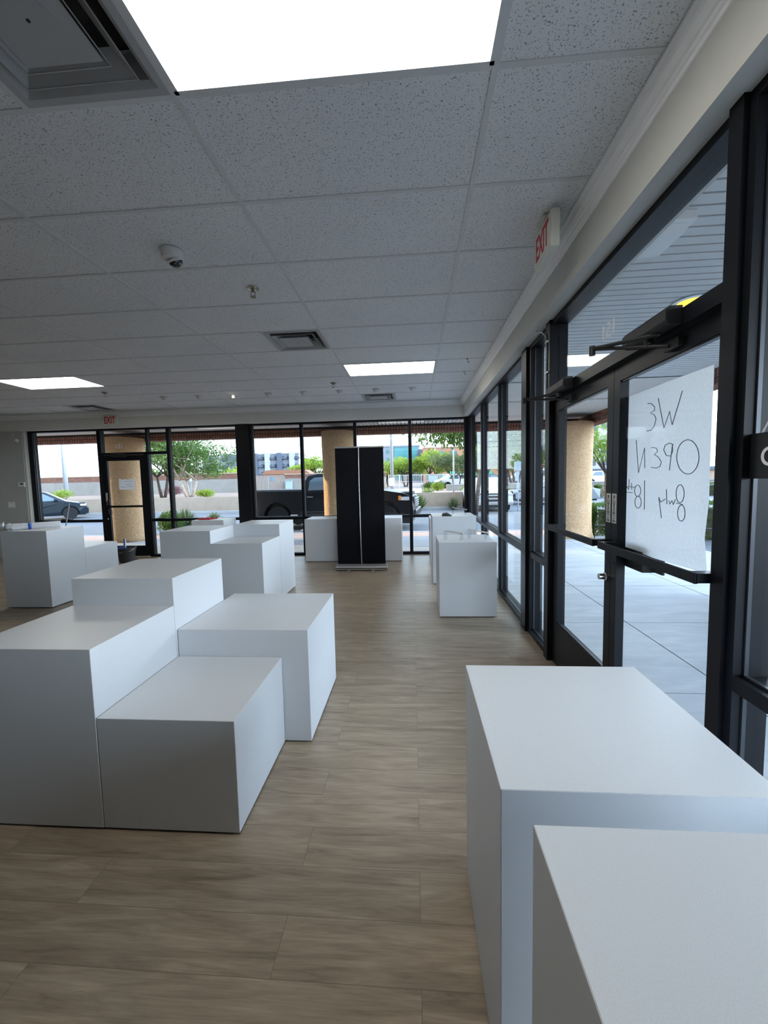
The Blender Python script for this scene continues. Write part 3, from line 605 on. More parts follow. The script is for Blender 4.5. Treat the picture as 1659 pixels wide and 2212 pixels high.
# paper roll
e = empty('paper_roll', (-5.0, 4.60, .955), 0, 'long white paper roll wrapped in plastic with blue tape on the far left plinth', 'paper roll')
A, B = Vector((-.045, .04, .043)), Vector((.34, .42, .043))
def on(t): return A + (B - A) * t
MB().tube([on(0), on(.05), on(.5), on(.95), on(1)], [.038, .041, .040, .040, .036], 'paper', 16).build('rolled_sheet', parent=e, smooth=True)
MB().tube([on(.40), on(.46)], .0425, 'blue', 16).build('tape_band', parent=e, smooth=True)
rnd = random.Random(9); w = MB()
for q in range(26):
    t = rnd.uniform(-.12, .22); c0 = on(t) + Vector((rnd.uniform(-.05, .05), 0, rnd.uniform(-.02, .03)))
    d1 = Vector((rnd.uniform(-1, 1), rnd.uniform(-.6, .6), rnd.uniform(-.4, .6))).normalized() * rnd.uniform(.03, .08); d2 = Vector((rnd.uniform(-1, 1), rnd.uniform(-.5, .5), rnd.uniform(-.6, .6))).normalized() * .04
    pts = [c0, c0 + d1, c0 + d1 + d2, c0 + d2 * 1.2]; pts = [Vector((p.x, p.y, max(p.z, .004))) for p in pts]
    w.add(pts, [(0, 1, 2, 3)], 'plasticwrap')
w.build('crumpled_wrap', parent=e)
# bucket, pole, squeegee
e = empty('bucket', (-5.58, 7.42, 0), 0, 'dark grey bucket with cleaning tools before the back door', 'bucket')
MB().lathe([(.125, .0), (.17, .28), (.178, .28), (.178, .292), (.163, .292), (.12, .012), (.0, .012)], (0, 0, 0), 'bucket', 28, cap=False).lathe([(.0, .0), (.125, .0)], (0, 0, 0), 'bucket', 28, cap=False).build('bucket_shell', parent=e, smooth=False)
MB().tube([(-.172, 0, .27), (-.15, -.09, .235), (0, -.17, .21), (.15, -.09, .235), (.172, 0, .27)], .004, 'alu', 6).build('bail_handle', parent=e)
e = empty('window_squeegee', (-5.60, 7.42, .16), 0, 'blue handled squeegee standing in the dark bucket', 'squeegee')
MB().tube([(-.05, 0, -.12), (-.02, 0, .10), (.0, -.01, .30)], .012, 'blue', 8).tube([(.03, 0, -.12), (.01, 0, .12), (.015, 0, .30)], .009, 'letters', 8).build('squeegee_handle', parent=e)
MB().box(-.15, .02, -.012, .012, .10, .135, 'blue').build('squeegee_head', parent=e, bevel=.004)
tag(MB().tube([(-6.60, 7.0, .01), (-6.875, 7.475, .575), (-7.15, 7.95, 1.14)], .011, 'pole', 8).build('broom_pole'), 'thin grey pole leaning against the left back window', 'pole')
tag(MB().box(-7.36, -7.16, FYB - .04, FYB + .04, .786, .815, 'blackflat').box(-7.30, -7.20, FYB - .07, FYB - .02, .786, .80, 'blackflat').build('hand_squeegee', bevel=.004), 'small black tool lying on the sill rail of the leftmost back window', 'squeegee')
tag(MB().box(-5.30, -5.12, FYB - .03, FYB + .04, .786, .805, 'blackflat').box(-5.22, -5.0, FYB - .04, FYB - .01, .786, .797, 'blackflat').build('hand_squeegee', bevel=.004), 'small black tool lying on the rail right of the back door', 'squeegee')

# ------------------------------------------------------------------ poster and OPEN sign
STROKES = [[(2.073,1.815),(2.04,1.809),(2.013,1.788),(2.013,1.773),(2.047,1.766),(2.014,1.752),(2.0,1.731),(2.012,1.701),(2.038,1.683),(2.073,1.685)],[(1.987,1.823),(1.937,1.682),(1.9,1.749),(1.879,1.688),(1.818,1.821)],[(2.164,1.649),(2.135,1.484),(2.087,1.604),(2.081,1.507)],[(2.033,1.6),(2.019,1.602),(1.99,1.595),(1.98,1.581),(2.006,1.568),(1.972,1.553),(1.949,1.529),(1.959,1.51),(1.986,1.504),(2.026,1.508)],[(1.868,1.602),(1.893,1.611),(1.925,1.604),(1.934,1.584),(1.914,1.558),(1.882,1.553),(1.869,1.575),(1.872,1.605),(1.884,1.524),(1.888,1.49)],[(1.704,1.54),(1.705,1.523),(1.71,1.508),(1.718,1.495),(1.729,1.485),(1.742,1.477),(1.758,1.473),(1.774,1.473),(1.791,1.478),(1.806,1.486),(1.82,1.498),(1.83,1.513),(1.838,1.53),(1.841,1.547),(1.839,1.565),(1.834,1.581),(1.825,1.594),(1.812,1.605),(1.798,1.611),(1.782,1.614),(1.765,1.612),(1.749,1.607),(1.735,1.598),(1.723,1.586),(1.713,1.572),(1.707,1.556),(1.704,1.54)],[(1.785,1.391),(1.786,1.378),(1.79,1.367),(1.796,1.358),(1.804,1.353),(1.813,1.352),(1.822,1.356),(1.83,1.365),(1.835,1.376),(1.837,1.389),(1.836,1.403),(1.832,1.415),(1.826,1.423),(1.817,1.428),(1.808,1.428),(1.8,1.424),(1.792,1.415),(1.787,1.404),(1.785,1.391)],[(1.775,1.31),(1.775,1.298),(1.779,1.288),(1.785,1.28),(1.793,1.275),(1.801,1.274),(1.809,1.277),(1.816,1.284),(1.821,1.294),(1.823,1.306),(1.822,1.318),(1.818,1.329),(1.812,1.337),(1.804,1.342),(1.796,1.343),(1.788,1.339),(1.781,1.332),(1.777,1.322),(1.775,1.31)],[(1.834,1.349),(1.792,1.345)],[(1.884,1.358),(1.878,1.341),(1.864,1.358),(1.854,1.341),(1.841,1.365)],[(1.906,1.407),(1.898,1.34)],[(1.96,1.368),(1.945,1.347),(1.911,1.363)],[(1.96,1.368),(1.935,1.274)],[(2.11,1.394),(2.111,1.385),(2.116,1.376),(2.123,1.37),(2.132,1.366),(2.142,1.365),(2.152,1.368),(2.16,1.375),(2.165,1.383),(2.168,1.393),(2.166,1.403),(2.162,1.412),(2.154,1.418),(2.145,1.422),(2.135,1.422),(2.125,1.419),(2.118,1.412),(2.112,1.404),(2.11,1.394)],[(2.104,1.338),(2.105,1.328),(2.11,1.319),(2.117,1.311),(2.126,1.307),(2.136,1.306),(2.146,1.309),(2.154,1.316),(2.159,1.325),(2.161,1.335),(2.16,1.346),(2.155,1.355),(2.148,1.362),(2.139,1.367),(2.129,1.367),(2.119,1.364),(2.112,1.357),(2.106,1.349),(2.104,1.338)],[(2.08,1.446),(2.075,1.303)],[(2.221,1.452),(2.225,1.396)],[(2.258,1.393),(2.241,1.414),(2.224,1.396)],[(2.199,1.433),(2.194,1.397)],[(2.23,1.414),(2.164,1.41)],[(2.272,1.376),(2.254,1.384),(2.186,1.382)]]
pst = empty('paper_poster', (1.132, 1.97, 1.48), 0, 'large white paper poster on the near glass door, handwriting showing through mirrored', 'poster')
outl = [(2.306, 1.882), (1.93, 1.883), (1.643, 1.88), (1.644, 1.513), (1.643, 1.368), (1.658, 1.221), (1.637, 1.084), (1.736, 1.084), (1.988, 1.078), (2.074, 1.082), (2.227, 1.079), (2.286, 1.107), (2.312, 1.139), (2.304, 1.288), (2.291, 1.54)]
outl = [(min(y, 2.245) if False else y, z) for y, z in outl]
n = len(outl); b = MB()
b.add([(.0, y - 1.97, z - 1.48) for y, z in outl] + [(.0008, y - 1.97, z - 1.48) for y, z in outl], [tuple(range(n)), tuple(range(n, 2 * n))[::-1]] + [(i, n + i, n + (i + 1) % n, (i + 1) % n) for i in range(n)], 'paper')
b.build('poster_sheet', parent=pst)
b = MB()
for s in STROKES: b.tube([(-.0012, y - 1.97, z - 1.48) for y, z in s], .0016, 'ink', 5)
b.build('handwriting', parent=pst)
MB().box(-.002, -.001, .27, .32, .375, .41, 'acrylic').build('clear_tape', parent=pst)
sg = empty('open_sign', (1.098, 1.25, 1.528), 0, 'black OPEN sign with pale letters hanging on wires in the near right window', 'sign')
MB().box(-.004, .0, -.17, .165, -.074, .070, 'sign').build('sign_board', parent=sg, bevel=.001)
text('lettering', 'OPEN', .082, (-.005, .013, -.008), (PI / 2, 0, -PI / 2), 'letters', sg, .0006, bold=.001)
MB().tube([(-.003, .118, .068), (-.003, .0, .26)], .0012, 'wire', 5).tube([(-.002, .124, .068), (-.002, .0, .262)], .0012, 'wire', 5).tube([(-.003, -.118, .068), (-.003, .0, .26)], .0012, 'wire', 5).build('hanging_wire', parent=sg)
MB().lathe([(.018, .012), (.014, .004), (.005, -.004)], (0, 0, .262), 'plasticwrap', 14, 'x').build('suction_cup', parent=sg)
# ------------------------------------------------------------------ covered walkway outside
RZ = -.15
xsj = [1.19, 2.13, 3.54]; ysj = [-4.2, -2.8, -1.4, 0, 1.39, 2.787, 4.16, 5.585, 6.78, 7.93]
w = MB(); G = .006
for i in range(2):
    for j in range(len(ysj) - 1): w.box(xsj[i] + G, xsj[i + 1] - G, ysj[j] + G, ysj[j + 1] - G, -.14, -.012, 'walk')
for j in range(6, len(ysj) - 1): w.box(3.54 + G, 5.6, ysj[j] + G, ysj[j + 1] - G, -.14, -.012, 'walk')
xb = [-14.0] + [-12.6 + 1.45 * k for k in range(10)] + [2.13, 3.54, 5.6]; yb = [7.93, 8.95, 9.75]
for i in range(len(xb) - 1):
    for j in range(2): w.box(xb[i] + G, xb[i + 1] - G, max(yb[j], 8.12 if xb[i + 1] < 1.3 else 7.93) + G, yb[j + 1] - G, -.14, -.012, 'walk')
w.box(-14, 5.6, -4.2 if False else 7.9, 11.6, -.15, -.05, 'joint'); w.box(1.19, 3.54, -4.2, 7.95, -.15, -.05, 'joint')
struct(w.build('walkway'), 'jointed concrete walkway under the canopy')
struct(MB().box(-14, 5.6, 9.76, 10.6, -.14, -.014, 'walk').box(-14, 5.6, 10.6, 11.55, -.14, -.013, 'pink').build('paving_band'), 'pink paving band along the walkway edge')
struct(MB().box(-14, 3.2, 11.56, 11.75, -.16, -.01, 'kerb').box(3.2, 5.6, 11.56, 11.75, -.16, -.01, 'redkerb').build('kerb'), 'kerb along the walkway')
# soffit of wide slats along the right side and along the back, plain boards elsewhere
SZ = 2.955; s = MB()
y = -3.0
while y < 6.6: s.box(1.24, 4.3, y + .017, y + .1016, SZ, SZ + .012, 'slat'); y += .1016
x = 1.24
while x > -3.35: s.box(x - .1016, x - .017, 8.15, 11.0, SZ, SZ + .012, 'slat'); x -= .1016
s.box(1.24, 4.3, -3, 6.6, SZ + .03, SZ + .05, 'slatdark'); s.box(-3.4, 1.24, 8.15, 11, SZ + .03, SZ + .05, 'slatdark')
s.box(1.24, 4.3, 6.6, 11.0, SZ, SZ + .02, 'soffit'); s.box(-14, x, 8.15, 11.0, SZ, SZ + .02, 'soffit'); s.box(1.24, 4.3, 8.2, 8.5, SZ - .03, SZ, 'soffit')
struct(s.build('soffit'), 'slatted soffit over the outside walkway')
struct(MB().box(-14, 4.7, -3.2, 11.4, 3.32, 3.5, 'gridback').build('roof'))
struct(MB().box(-14, 4.3, 11.0, 11.35, 2.735, 3.4, 'fascia').box(4.3, 4.65, -4, 11.35, 2.735, 3.4, 'fascia').box(-14, 4.28, 10.985, 11.0, 2.90, 2.955, 'slatdark').build('brick_fascia'), 'red brown brick beam along the canopy edge')
tag(MB().box(1.42, 1.62, 2.52, 2.92, 2.90, 2.955, 'white').prism([(2.55, 2.90), (2.60, 2.87), (2.84, 2.87), (2.89, 2.90)], 1.44, 1.60, 'white', 'x').build('canopy_light', bevel=.006), 'white box light on the slatted soffit outside, above the near door', 'light')
e = empty('round_light', (2.42, 3.80, SZ), 0, 'round yellow lit lamp in the slatted soffit outside the doors', 'light')
MB().lathe([(.15, 0), (.15, -.012), (.118, -.016), (.118, 0)], (0, 0, 0), 'alu', 32).build('lamp_rim', parent=e); MB().lathe([(.117, -.004), (.117, -.010), (.06, -.016)], (0, 0, 0), 'yellow', 32).build('lamp_lens', parent=e)
for loc, lb in (((2.32, 4.28, SZ), 'small hook in the slatted soffit outside, left of the round lamp'), ((2.3, 6.9, SZ), 'small hook in the plain soffit outside the far right window')): copy_tree(hk, loc, label=lb, group='hooks in the outside soffit')
# stucco columns
def column(x, y, r, lb):
    rr = random.Random(int(x * 10)); prof = [(r * 1.10, -.02), (r * 1.03, .08), (r * .99, .35), (r * .98, 1.2), (r, 2.1), (r * 1.02, 2.5), (r * 1.02, 2.76)]
    return tag(MB().lathe(prof, (0, 0, 0), 'stucco', 48).build('stucco_column', loc=(x, y, 0), smooth=True), lb, 'column', 'tan stucco columns under the canopy')
column(-7.80, 10.58, .47, 'tan stucco column behind the back door')
column(-1.93, 10.55, .42, 'tan stucco column partly hidden by the black banner')
column(3.87, 10.35, .49, 'stucco column at the walkway corner, seen through the far glass door leaf')
struct(MB().box(3.88, 4.10, 1.5, 4.95, -.12, .98, 'stucco2').box(3.86, 4.12, 1.5, 4.97, .98, 1.02, 'stucco2').build('garden_wall'), 'low pale stucco wall beside the right walkway')
struct(MB().box(3.56, 3.88, -3, 5.58, -.13, -.03, 'gravel').box(3.56, 4.4, 4.95, 5.58, -.13, -.02, 'gravel').build('gravel_bed'), 'gravel strip along the right walkway')

# ------------------------------------------------------------------ ground, road, walls
struct(MB().box(-250, 250, -60, 400, -.6, RZ - .02, 'dirt').build('ground'))
struct(MB().box(-70, 60, 11.75, 21.9, -.4, RZ, 'asphalt').box(5.6, 60, -10, 11.75, -.4, RZ, 'asphalt').box(2.6, 60, 21.9, 33, -.4, RZ + .005, 'asphalt').build('road'), 'grey asphalt parking lane')
struct(MB().box(-70, 2.6, 21.9, 22.15, -.3, -.02, 'kerb').box(2.6, 3.4, 21.0, 21.25, -.3, -.02, 'redkerb').build('far_kerb'))
struct(MB().box(-70, 2.7, 22.5, 22.75, -.4, .745, 'lowwall').build('low_wall'), 'low cream wall across the parking lane')
struct(MB().box(-70, 0, 22.75, 45, -.4, .52, 'dirt').box(0, 45, 33, 45, -.4, .50, 'dirt').box(0, 2.7, 22.75, 33, -.4, .50, 'dirt').box(-70, 80, 45, 110, -.4, .50, 'dirt').box(-2.5, 12, 29, 45, .49, .53, 'pink').build('planting_strip'))
struct(MB().box(-70, -18.3, 45, 45.3, .3, 2.05, 'upwall').box(-70, -18.3, 44.97, 45.33, 2.05, 2.62, 'cap').box(-70, -18.3, 44.9, 45.4, 2.62, 2.74, 'lowwall').box(-14.4, -3.0, 45, 45.3, .3, 1.95, 'upwall').box(-14.4, -3.0, 44.97, 45.33, 1.95, 2.35, 'cap').box(-14.4, -3.0, 44.9, 45.4, 2.35, 2.45, 'lowwall').build('boundary_wall'), 'whitewashed boundary wall with a red brick cap')
e = empty('metal_gate', (-16.4, 45.1, .5), 0, 'pale ribbed metal gate between two stretches of boundary wall', 'gate')
g = MB()
for i in range(24): g.box(-1.9 + i * .16, -1.9 + i * .16 + .11, -.03, .03, .05, 1.75, 'gate')
g.box(-1.9, 1.95, .03, .05, .05, 1.75, 'gate'); g.build('gate_panel', parent=e)
MB().box(-2.0, 2.0, -.06, .06, 1.75, 1.82, 'gate').box(-.03, .05, -.06, .04, 0, 1.8, 'pole').box(-2.0, -1.9, -.06, .06, 0, 2.0, 'gate').box(1.9, 2.0, -.06, .06, 0, 2.0, 'gate').build('gate_frame', parent=e)
MB().box(.35, .65, -.07, -.05, 1.2, 1.55, 'signblue').build('gate_sign', parent=e)
tag(MB().box(-17.6, -12.2, 47, 49, .5, 2.5, 'lowwall').prism([(-17.9, 2.45), (-17.2, 2.95), (-12.6, 2.95), (-11.9, 2.45)], 46.8, 49.2, 'terracotta', 'y').build('shed'), 'small shed with an orange roof behind the metal gate', 'shed')
tag(MB().box(-14.25, -13.55, 44.55, 44.9, .5, 1.62, 'box').box(-14.3, -13.5, 44.5, 44.93, 1.62, 1.68, 'box').build('utility_box'), 'pale blue utility cabinet in front of the boundary wall', 'utility box')
def lattice(x0, x1, y, z0, z1, lb, step=.18):
    f = MB(); x = x0
    while x < x1: f.box(x, x + .025, y, y + .025, z0, z1, 'fence'); x += step
    for z in (z0 + .1, (z0 + z1) / 2, z1 - .03): f.box(x0, x1, y, y + .03, z, z + .05, 'fence')
    x = x0
    while x < x1 + .1: f.box(x - .04, x + .04, y - .02, y + .06, z0, z1 + .08, 'fence'); x += 1.2
    return tag(f.build('metal_fence'), lb, 'fence')
lattice(-2.7, 5.2, 45, .5, 2.0, 'white metal bar fence across the far street, beyond the low wall')
tag(MB().box(1.7, 2.6, 44.2, 44.8, .5, 1.95, 'box').box(1.65, 2.65, 44.15, 44.85, 1.95, 2.05, 'lowwall').build('gate_pillar'), 'pale blue pillar in the white metal fence', 'pillar')
tag(MB().box(-3.55, -3.0, 43.6, 44.2, .5, 1.75, 'lowwall').build('utility_box'), 'cream cabinet at the left end of the white fence', 'utility box')
tag(MB().box(4.5, 9.5, 50, 50.2, .5, 2.4, 'tarp').build('green_screen'), 'green fabric screen behind the far trees', 'screen')
struct(MB().box(2.7, 34, 33.4, 33.7, -.2, .95, 'upwall').box(2.7, 34, 33.35, 33.75, .95, 1.03, 'kerb').build('far_wall'), 'low wall with planting beyond the parked cars')
tag(MB().box(-3.55, -2.75, 12.4, 12.62, RZ, -.02, 'kerb').build('parking_block', bevel=.02), 'concrete wheel stop beside the black pickup truck', 'parking block')

# poles and signs
def pole(x, y, z0, z1, r, lb, head=None, name='street_pole', cat='pole'):
    e = empty(name, (x, y, z0), 0, lb, cat)
    MB().tube([(0, 0, 0), (0, 0, z1 - z0)], [r * 1.1, r * .9], 'pole', 12).build('pole_shaft', parent=e, smooth=True)
    if head == 'lamp': MB().box(-.45, .45, -.22, .22, z1 - z0, z1 - z0 + .16, 'pole').build('lamp_head', parent=e)
    if head == 'band': MB().box(-r * 1.6, r * 1.6, -r * 1.4, -r, .55, 1.15, 'letters').build('pole_plate', parent=e)
    return e
pole(-36.2, 40, .5, 11, .20, 'thick grey utility pole seen through the leftmost back window')
pole(-1.55, 30, .5, 12, .115, 'tall grey pole rising beside the right edge of the banner', 'band')
pole(3.22, 60, .5, 6.9, .10, 'parking lot lamp post with a flat dark head before the orange building', 'lamp', 'lamp_post', 'lamp post')
pole(2.75, 28, .5, 3.9, .05, 'slim yellowish post among the far bushes')
def street_sign(x, y, z0, lb, plates, h):
    e = empty('street_sign', (x, y, z0), 0, lb, 'street sign'); MB().tube([(0, 0, 0), (0, 0, h)], .035, 'pole', 8).build('sign_post', parent=e)
    for (a, c, z, t) in plates: MB().box(a, c, -.05, -.035, z, t, 'signback').build('sign_plate', parent=e)
street_sign(5.04, 20, RZ, 'pair of pale blue street signs on a post beyond the right windows', [(-.20, -.01, 1.95, 2.38), (.0, .17, 1.95, 2.38), (-.14, .0, 1.45, 1.90), (-.08, .06, 1.0, 1.38)], 2.42)
street_sign(-25.1, 44.4, .5, 'small white sign on a post before the boundary wall', [(-.14, .14, 1.35, 1.68)], 1.7)
wr = MB()
for z, y in ((9.6, 70), (8.6, 70), (7.9, 72)): wr.tube([(-60 + 12 * i, y, z - 1.2 * math.sin(i / 12 * PI)) for i in range(13)], .035, 'pole', 4)
tag(wr.build('power_lines'), 'thin power lines across the sky behind the trees', 'power lines')

# buildings
def slab_building(name, x0, x1, y, z0, z1, wall, win, band, nfl, nb, lb, depth=14, dxw=.6):
    e = empty(name, ((x0 + x1) / 2, y, z0), 0, lb, 'building'); W, Hh = (x1 - x0) / 2, z1 - z0
    MB().box(-W, W, 0, depth, 0, Hh, wall).box(-W - .2, W + .2, -.25, depth + .2, Hh, Hh + .5, band).build('facade', parent=e)
    fh = Hh / nfl; bw = 2 * W / nb
    for i in range(nfl):
        for j in range(nb):
            x = -W + bw * (j + .5); z = fh * (i + .28)
            MB().box(x - bw * dxw / 2, x + bw * dxw / 2, -.08, .02, z, z + fh * .5, win).build('facade_window', parent=e)
    return e
a = slab_building('apartment_building', -80, -42.5, 150, .4, 12.0, 'bldpale', 'bldwin', 'bldpale', 4, 15, 'long pale blue apartment building far behind the boundary wall')
for j in range(8):
    x = -18.7 + 37.4 * (j + .5) / 8
    MB().box(x - .9, x + .9, -1.3, 0, 0, 12.2, 'bldwhite' if j % 2 else 'blddark').build('balcony_tower', parent=a)
    for i in range(4): MB().box(x + .95, x + 2.9, -1.0, 0, 1.2 + i * 2.9, 1.9 + i * 2.9, 'blddark').build('balcony', parent=a)
tb = slab_building('office_building', -13.5, 2.4, 150, .4, 13.6, 'bldpale', 'tealwin', 'bldpale', 4, 5, 'teal glass office building right of the banner')
MB().box(-1.2, 7.2, -.3, -.05, 5.2, 13.0, 'teal').build('curtain_wall', parent=tb); MB().box(-1.6, 3.2, -1.2, -.3, 0, 6.4, 'lowwall').build('entrance_block', parent=tb); MB().box(-1.0, 2.2, -1.3, -1.15, 1.2, 5.4, 'teal').build('entrance_glass', parent=tb)
MB().box(7.9, 9.6, -.5, 6, 0, 12.2, 'blddark').build('stair_tower', parent=tb)
ob = slab_building('brick_building', 3.6, 40, 138, .4, 11.6, 'orange', 'tealwin', 'terracotta', 3, 9, 'orange brick building at right behind the far trees', depth=9, dxw=.5)
slab_building('apartment_building', 36.5, 60, 90, .4, 13, 'bldwhite', 'bldwin', 'bldpale', 5, 8, 'tall white apartment building beyond the right door column')
tag(MB().box(13.5, 40, 52, 54, .4, 1.9, 'lowwall').prism([(13.2, 1.9), (13.8, 2.3), (40, 2.3), (40.6, 1.9)], 51.5, 54.5, 'blddark', 'y').build('carport'), 'long low carport across the street beyond the right door column', 'carport')
tag(MB().box(17, 40, 6, 9, -.2, 5.5, 'brown').box(16.4, 40, 5.6, 9.4, 5.5, 5.9, 'slatdark').build('brown_building'), 'brown shaded building beyond the near right window', 'building')

# ------------------------------------------------------------------ vehicles
def arc(cx, cz, r, a0, a1, n=9): return [(cx + r * math.cos(math.radians(a0 + (a1 - a0) * i / n)), cz + r * math.sin(math.radians(a0 + (a1 - a0) * i / n))) for i in range(n + 1)]
def wheel(par, x, y, z, r, side, rm='rim'):
    w = MB().lathe([(r * .62, -.10), (r * .97, -.10), (r, -.07), (r, .07), (r * .97, .10), (r * .62, .10)], (0, 0, 0), 'tyre', 28, 'y').build('wheel', parent=par, loc=(x, y, z), smooth=False)
    m = MB(); ys = side * .085
    m.lathe([(r * .64, -.09 * side), (r * .60, ys), (r * .55, ys)], (0, 0, 0), rm, 24, 'y', cap=False)
    for k in range(5):
        t = 2 * PI * k / 5 + .3; d = Vector((math.cos(t), 0, math.sin(t))); q = Vector((-d.z, 0, d.x)) * r * .10
        o0, o1 = d * r * .08, d * r * .60
        m.add([o0 - q + Vector((0, ys, 0)), o0 + q + Vector((0, ys, 0)), o1 + q * 1.1 + Vector((0, ys, 0)), o1 - q * 1.1 + Vector((0, ys, 0)),
               o0 - q + Vector((0, ys * .6, 0)), o0 + q + Vector((0, ys * .6, 0)), o1 + q * 1.1 + Vector((0, ys * .6, 0)), o1 - q * 1.1 + Vector((0, ys * .6, 0))],
              [(0, 1, 2, 3), (4, 7, 6, 5), (0, 4, 5, 1), (1, 5, 6, 2), (2, 6, 7, 3), (3, 7, 4, 0)], rm)
    m.lathe([(r * .12, ys * .6), (r * .12, ys * 1.1)], (0, 0, 0), rm, 12, 'y').lathe([(r * .60, -.02), (r * .60, .0)], (0, 0, 0), 'cartrim', 20, 'y')
    m.build('rim', parent=w)
def car(loc, rz, paint, lb, body, cab, wins, W, wr, wx, extras=None, name='car', cat='car'):
    """body and cab are side outlines (x forward, z up); near side is -y"""
    e = empty(name, loc, rz, lb, cat); hb = W / 2
    zb = max(z for x, z in body)
    hwb = lambda z: hb - .05 * max(0, (z - .55)) - (.06 if z < .32 else 0)
    MB().loft(body, hwb, paint).build('body', parent=e, bevel=.03)
    hwc = lambda z: hwb(min(z, zb)) - .03 - max(0, z - zb) * .38
    MB().loft(cab, hwc, paint).build('cabin', parent=e, bevel=.03)
    for s in (-1, 1):
        for poly in wins:
            b = MB(); n = len(poly)
            b.add([(x, s * (hwc(z) + .004), z) for x, z in poly] + [(x, s * (hwc(z) - .01), z) for x, z in poly], [tuple(range(n)), tuple(range(n, 2 * n))[::-1]] + [(i, n + i, n + (i + 1) % n, (i + 1) % n) for i in range(n)], 'carglass')
            b.build('side_window', parent=e)
    x0_, x1_ = min(p[0] for p in body) + .12, max(p[0] for p in body) - .14
    MB().box(x0_, x1_, -hb + .26, hb - .26, .20, zb - .12, 'cartrim').build('underbody', parent=e)
    for s in (-1, 1):
        for x in wx: wheel(e, x, s * (hb - .12), wr, wr, s, 'cartrim' if name == 'pickup_truck' else 'rim')
        MB().box(wx[0] - .05, wx[0] + .05, s * (hb - .02), s * (hb - .02) + .001, .2, .21, 'cartrim')
    if extras: extras(e, hwb, hwc)
    return e
# dark hatchback, front to the right
R_ = .315
body = [(-2.05, .35), (-2.02, .75), (-1.95, .92), (1.25, .93), (1.75, .80), (2.05, .62), (2.10, .42), (2.05, .26)] + arc(1.30, .30, .36, 0, 180)[::1] + arc(-1.30, .30, .36, 0, 180)
body = [(-2.08, .30), (-2.06, .72), (-1.98, .90), (1.10, .94), (1.65, .83), (1.98, .66), (2.08, .48), (2.06, .26), (1.68, .24)] + arc(1.30, .30, .37, -5, 185) + [(.92, .20), (-.92, .20)] + arc(-1.30, .30, .37, -5, 185) + [(-1.70, .26)]
cab = [(-1.98, .88), (-1.80, 1.25), (-1.35, 1.46), (-.2, 1.50), (.35, 1.40), (1.15, .92)]
wins = [[(-1.15, .95), (-1.25, 1.28), (-1.1, 1.36), (-.42, 1.40), (-.38, .96)], [(-.30, .96), (-.34, 1.40), (.15, 1.36), (.32, 1.30), (.86, .97)]]
def ex_hatch(e, hb, hc):
    for s in (-1, 1):
        MB().box(.68, .86, s * (hb(.9) + .02), s * (hb(.9) + .16), .94, 1.06, 'carblue').build('side_mirror', parent=e, bevel=.02)
        MB().box(-.28, -.10, s * (hb(.8) + .002), s * (hb(.8) + .02), .80, .825, 'rim').build('door_handle', parent=e)
        MB().box(-.345, -.335, s * (hb(.6) + .0), s * (hb(.6) + .004), .3, .92, 'cartrim').build('door_seam', parent=e)
        MB().box(1.72, 1.96, s * (hb(.7) - .10), s * (hb(.7) + .004), .66, .76, 'headlight').build('headlight', parent=e, bevel=.02)
car((-19.1, 19.35, RZ), .70, 'carblue', 'dark blue hatchback parked beyond the leftmost back window', body, cab, wins, 1.75, .315, (1.30, -1.30), ex_hatch)
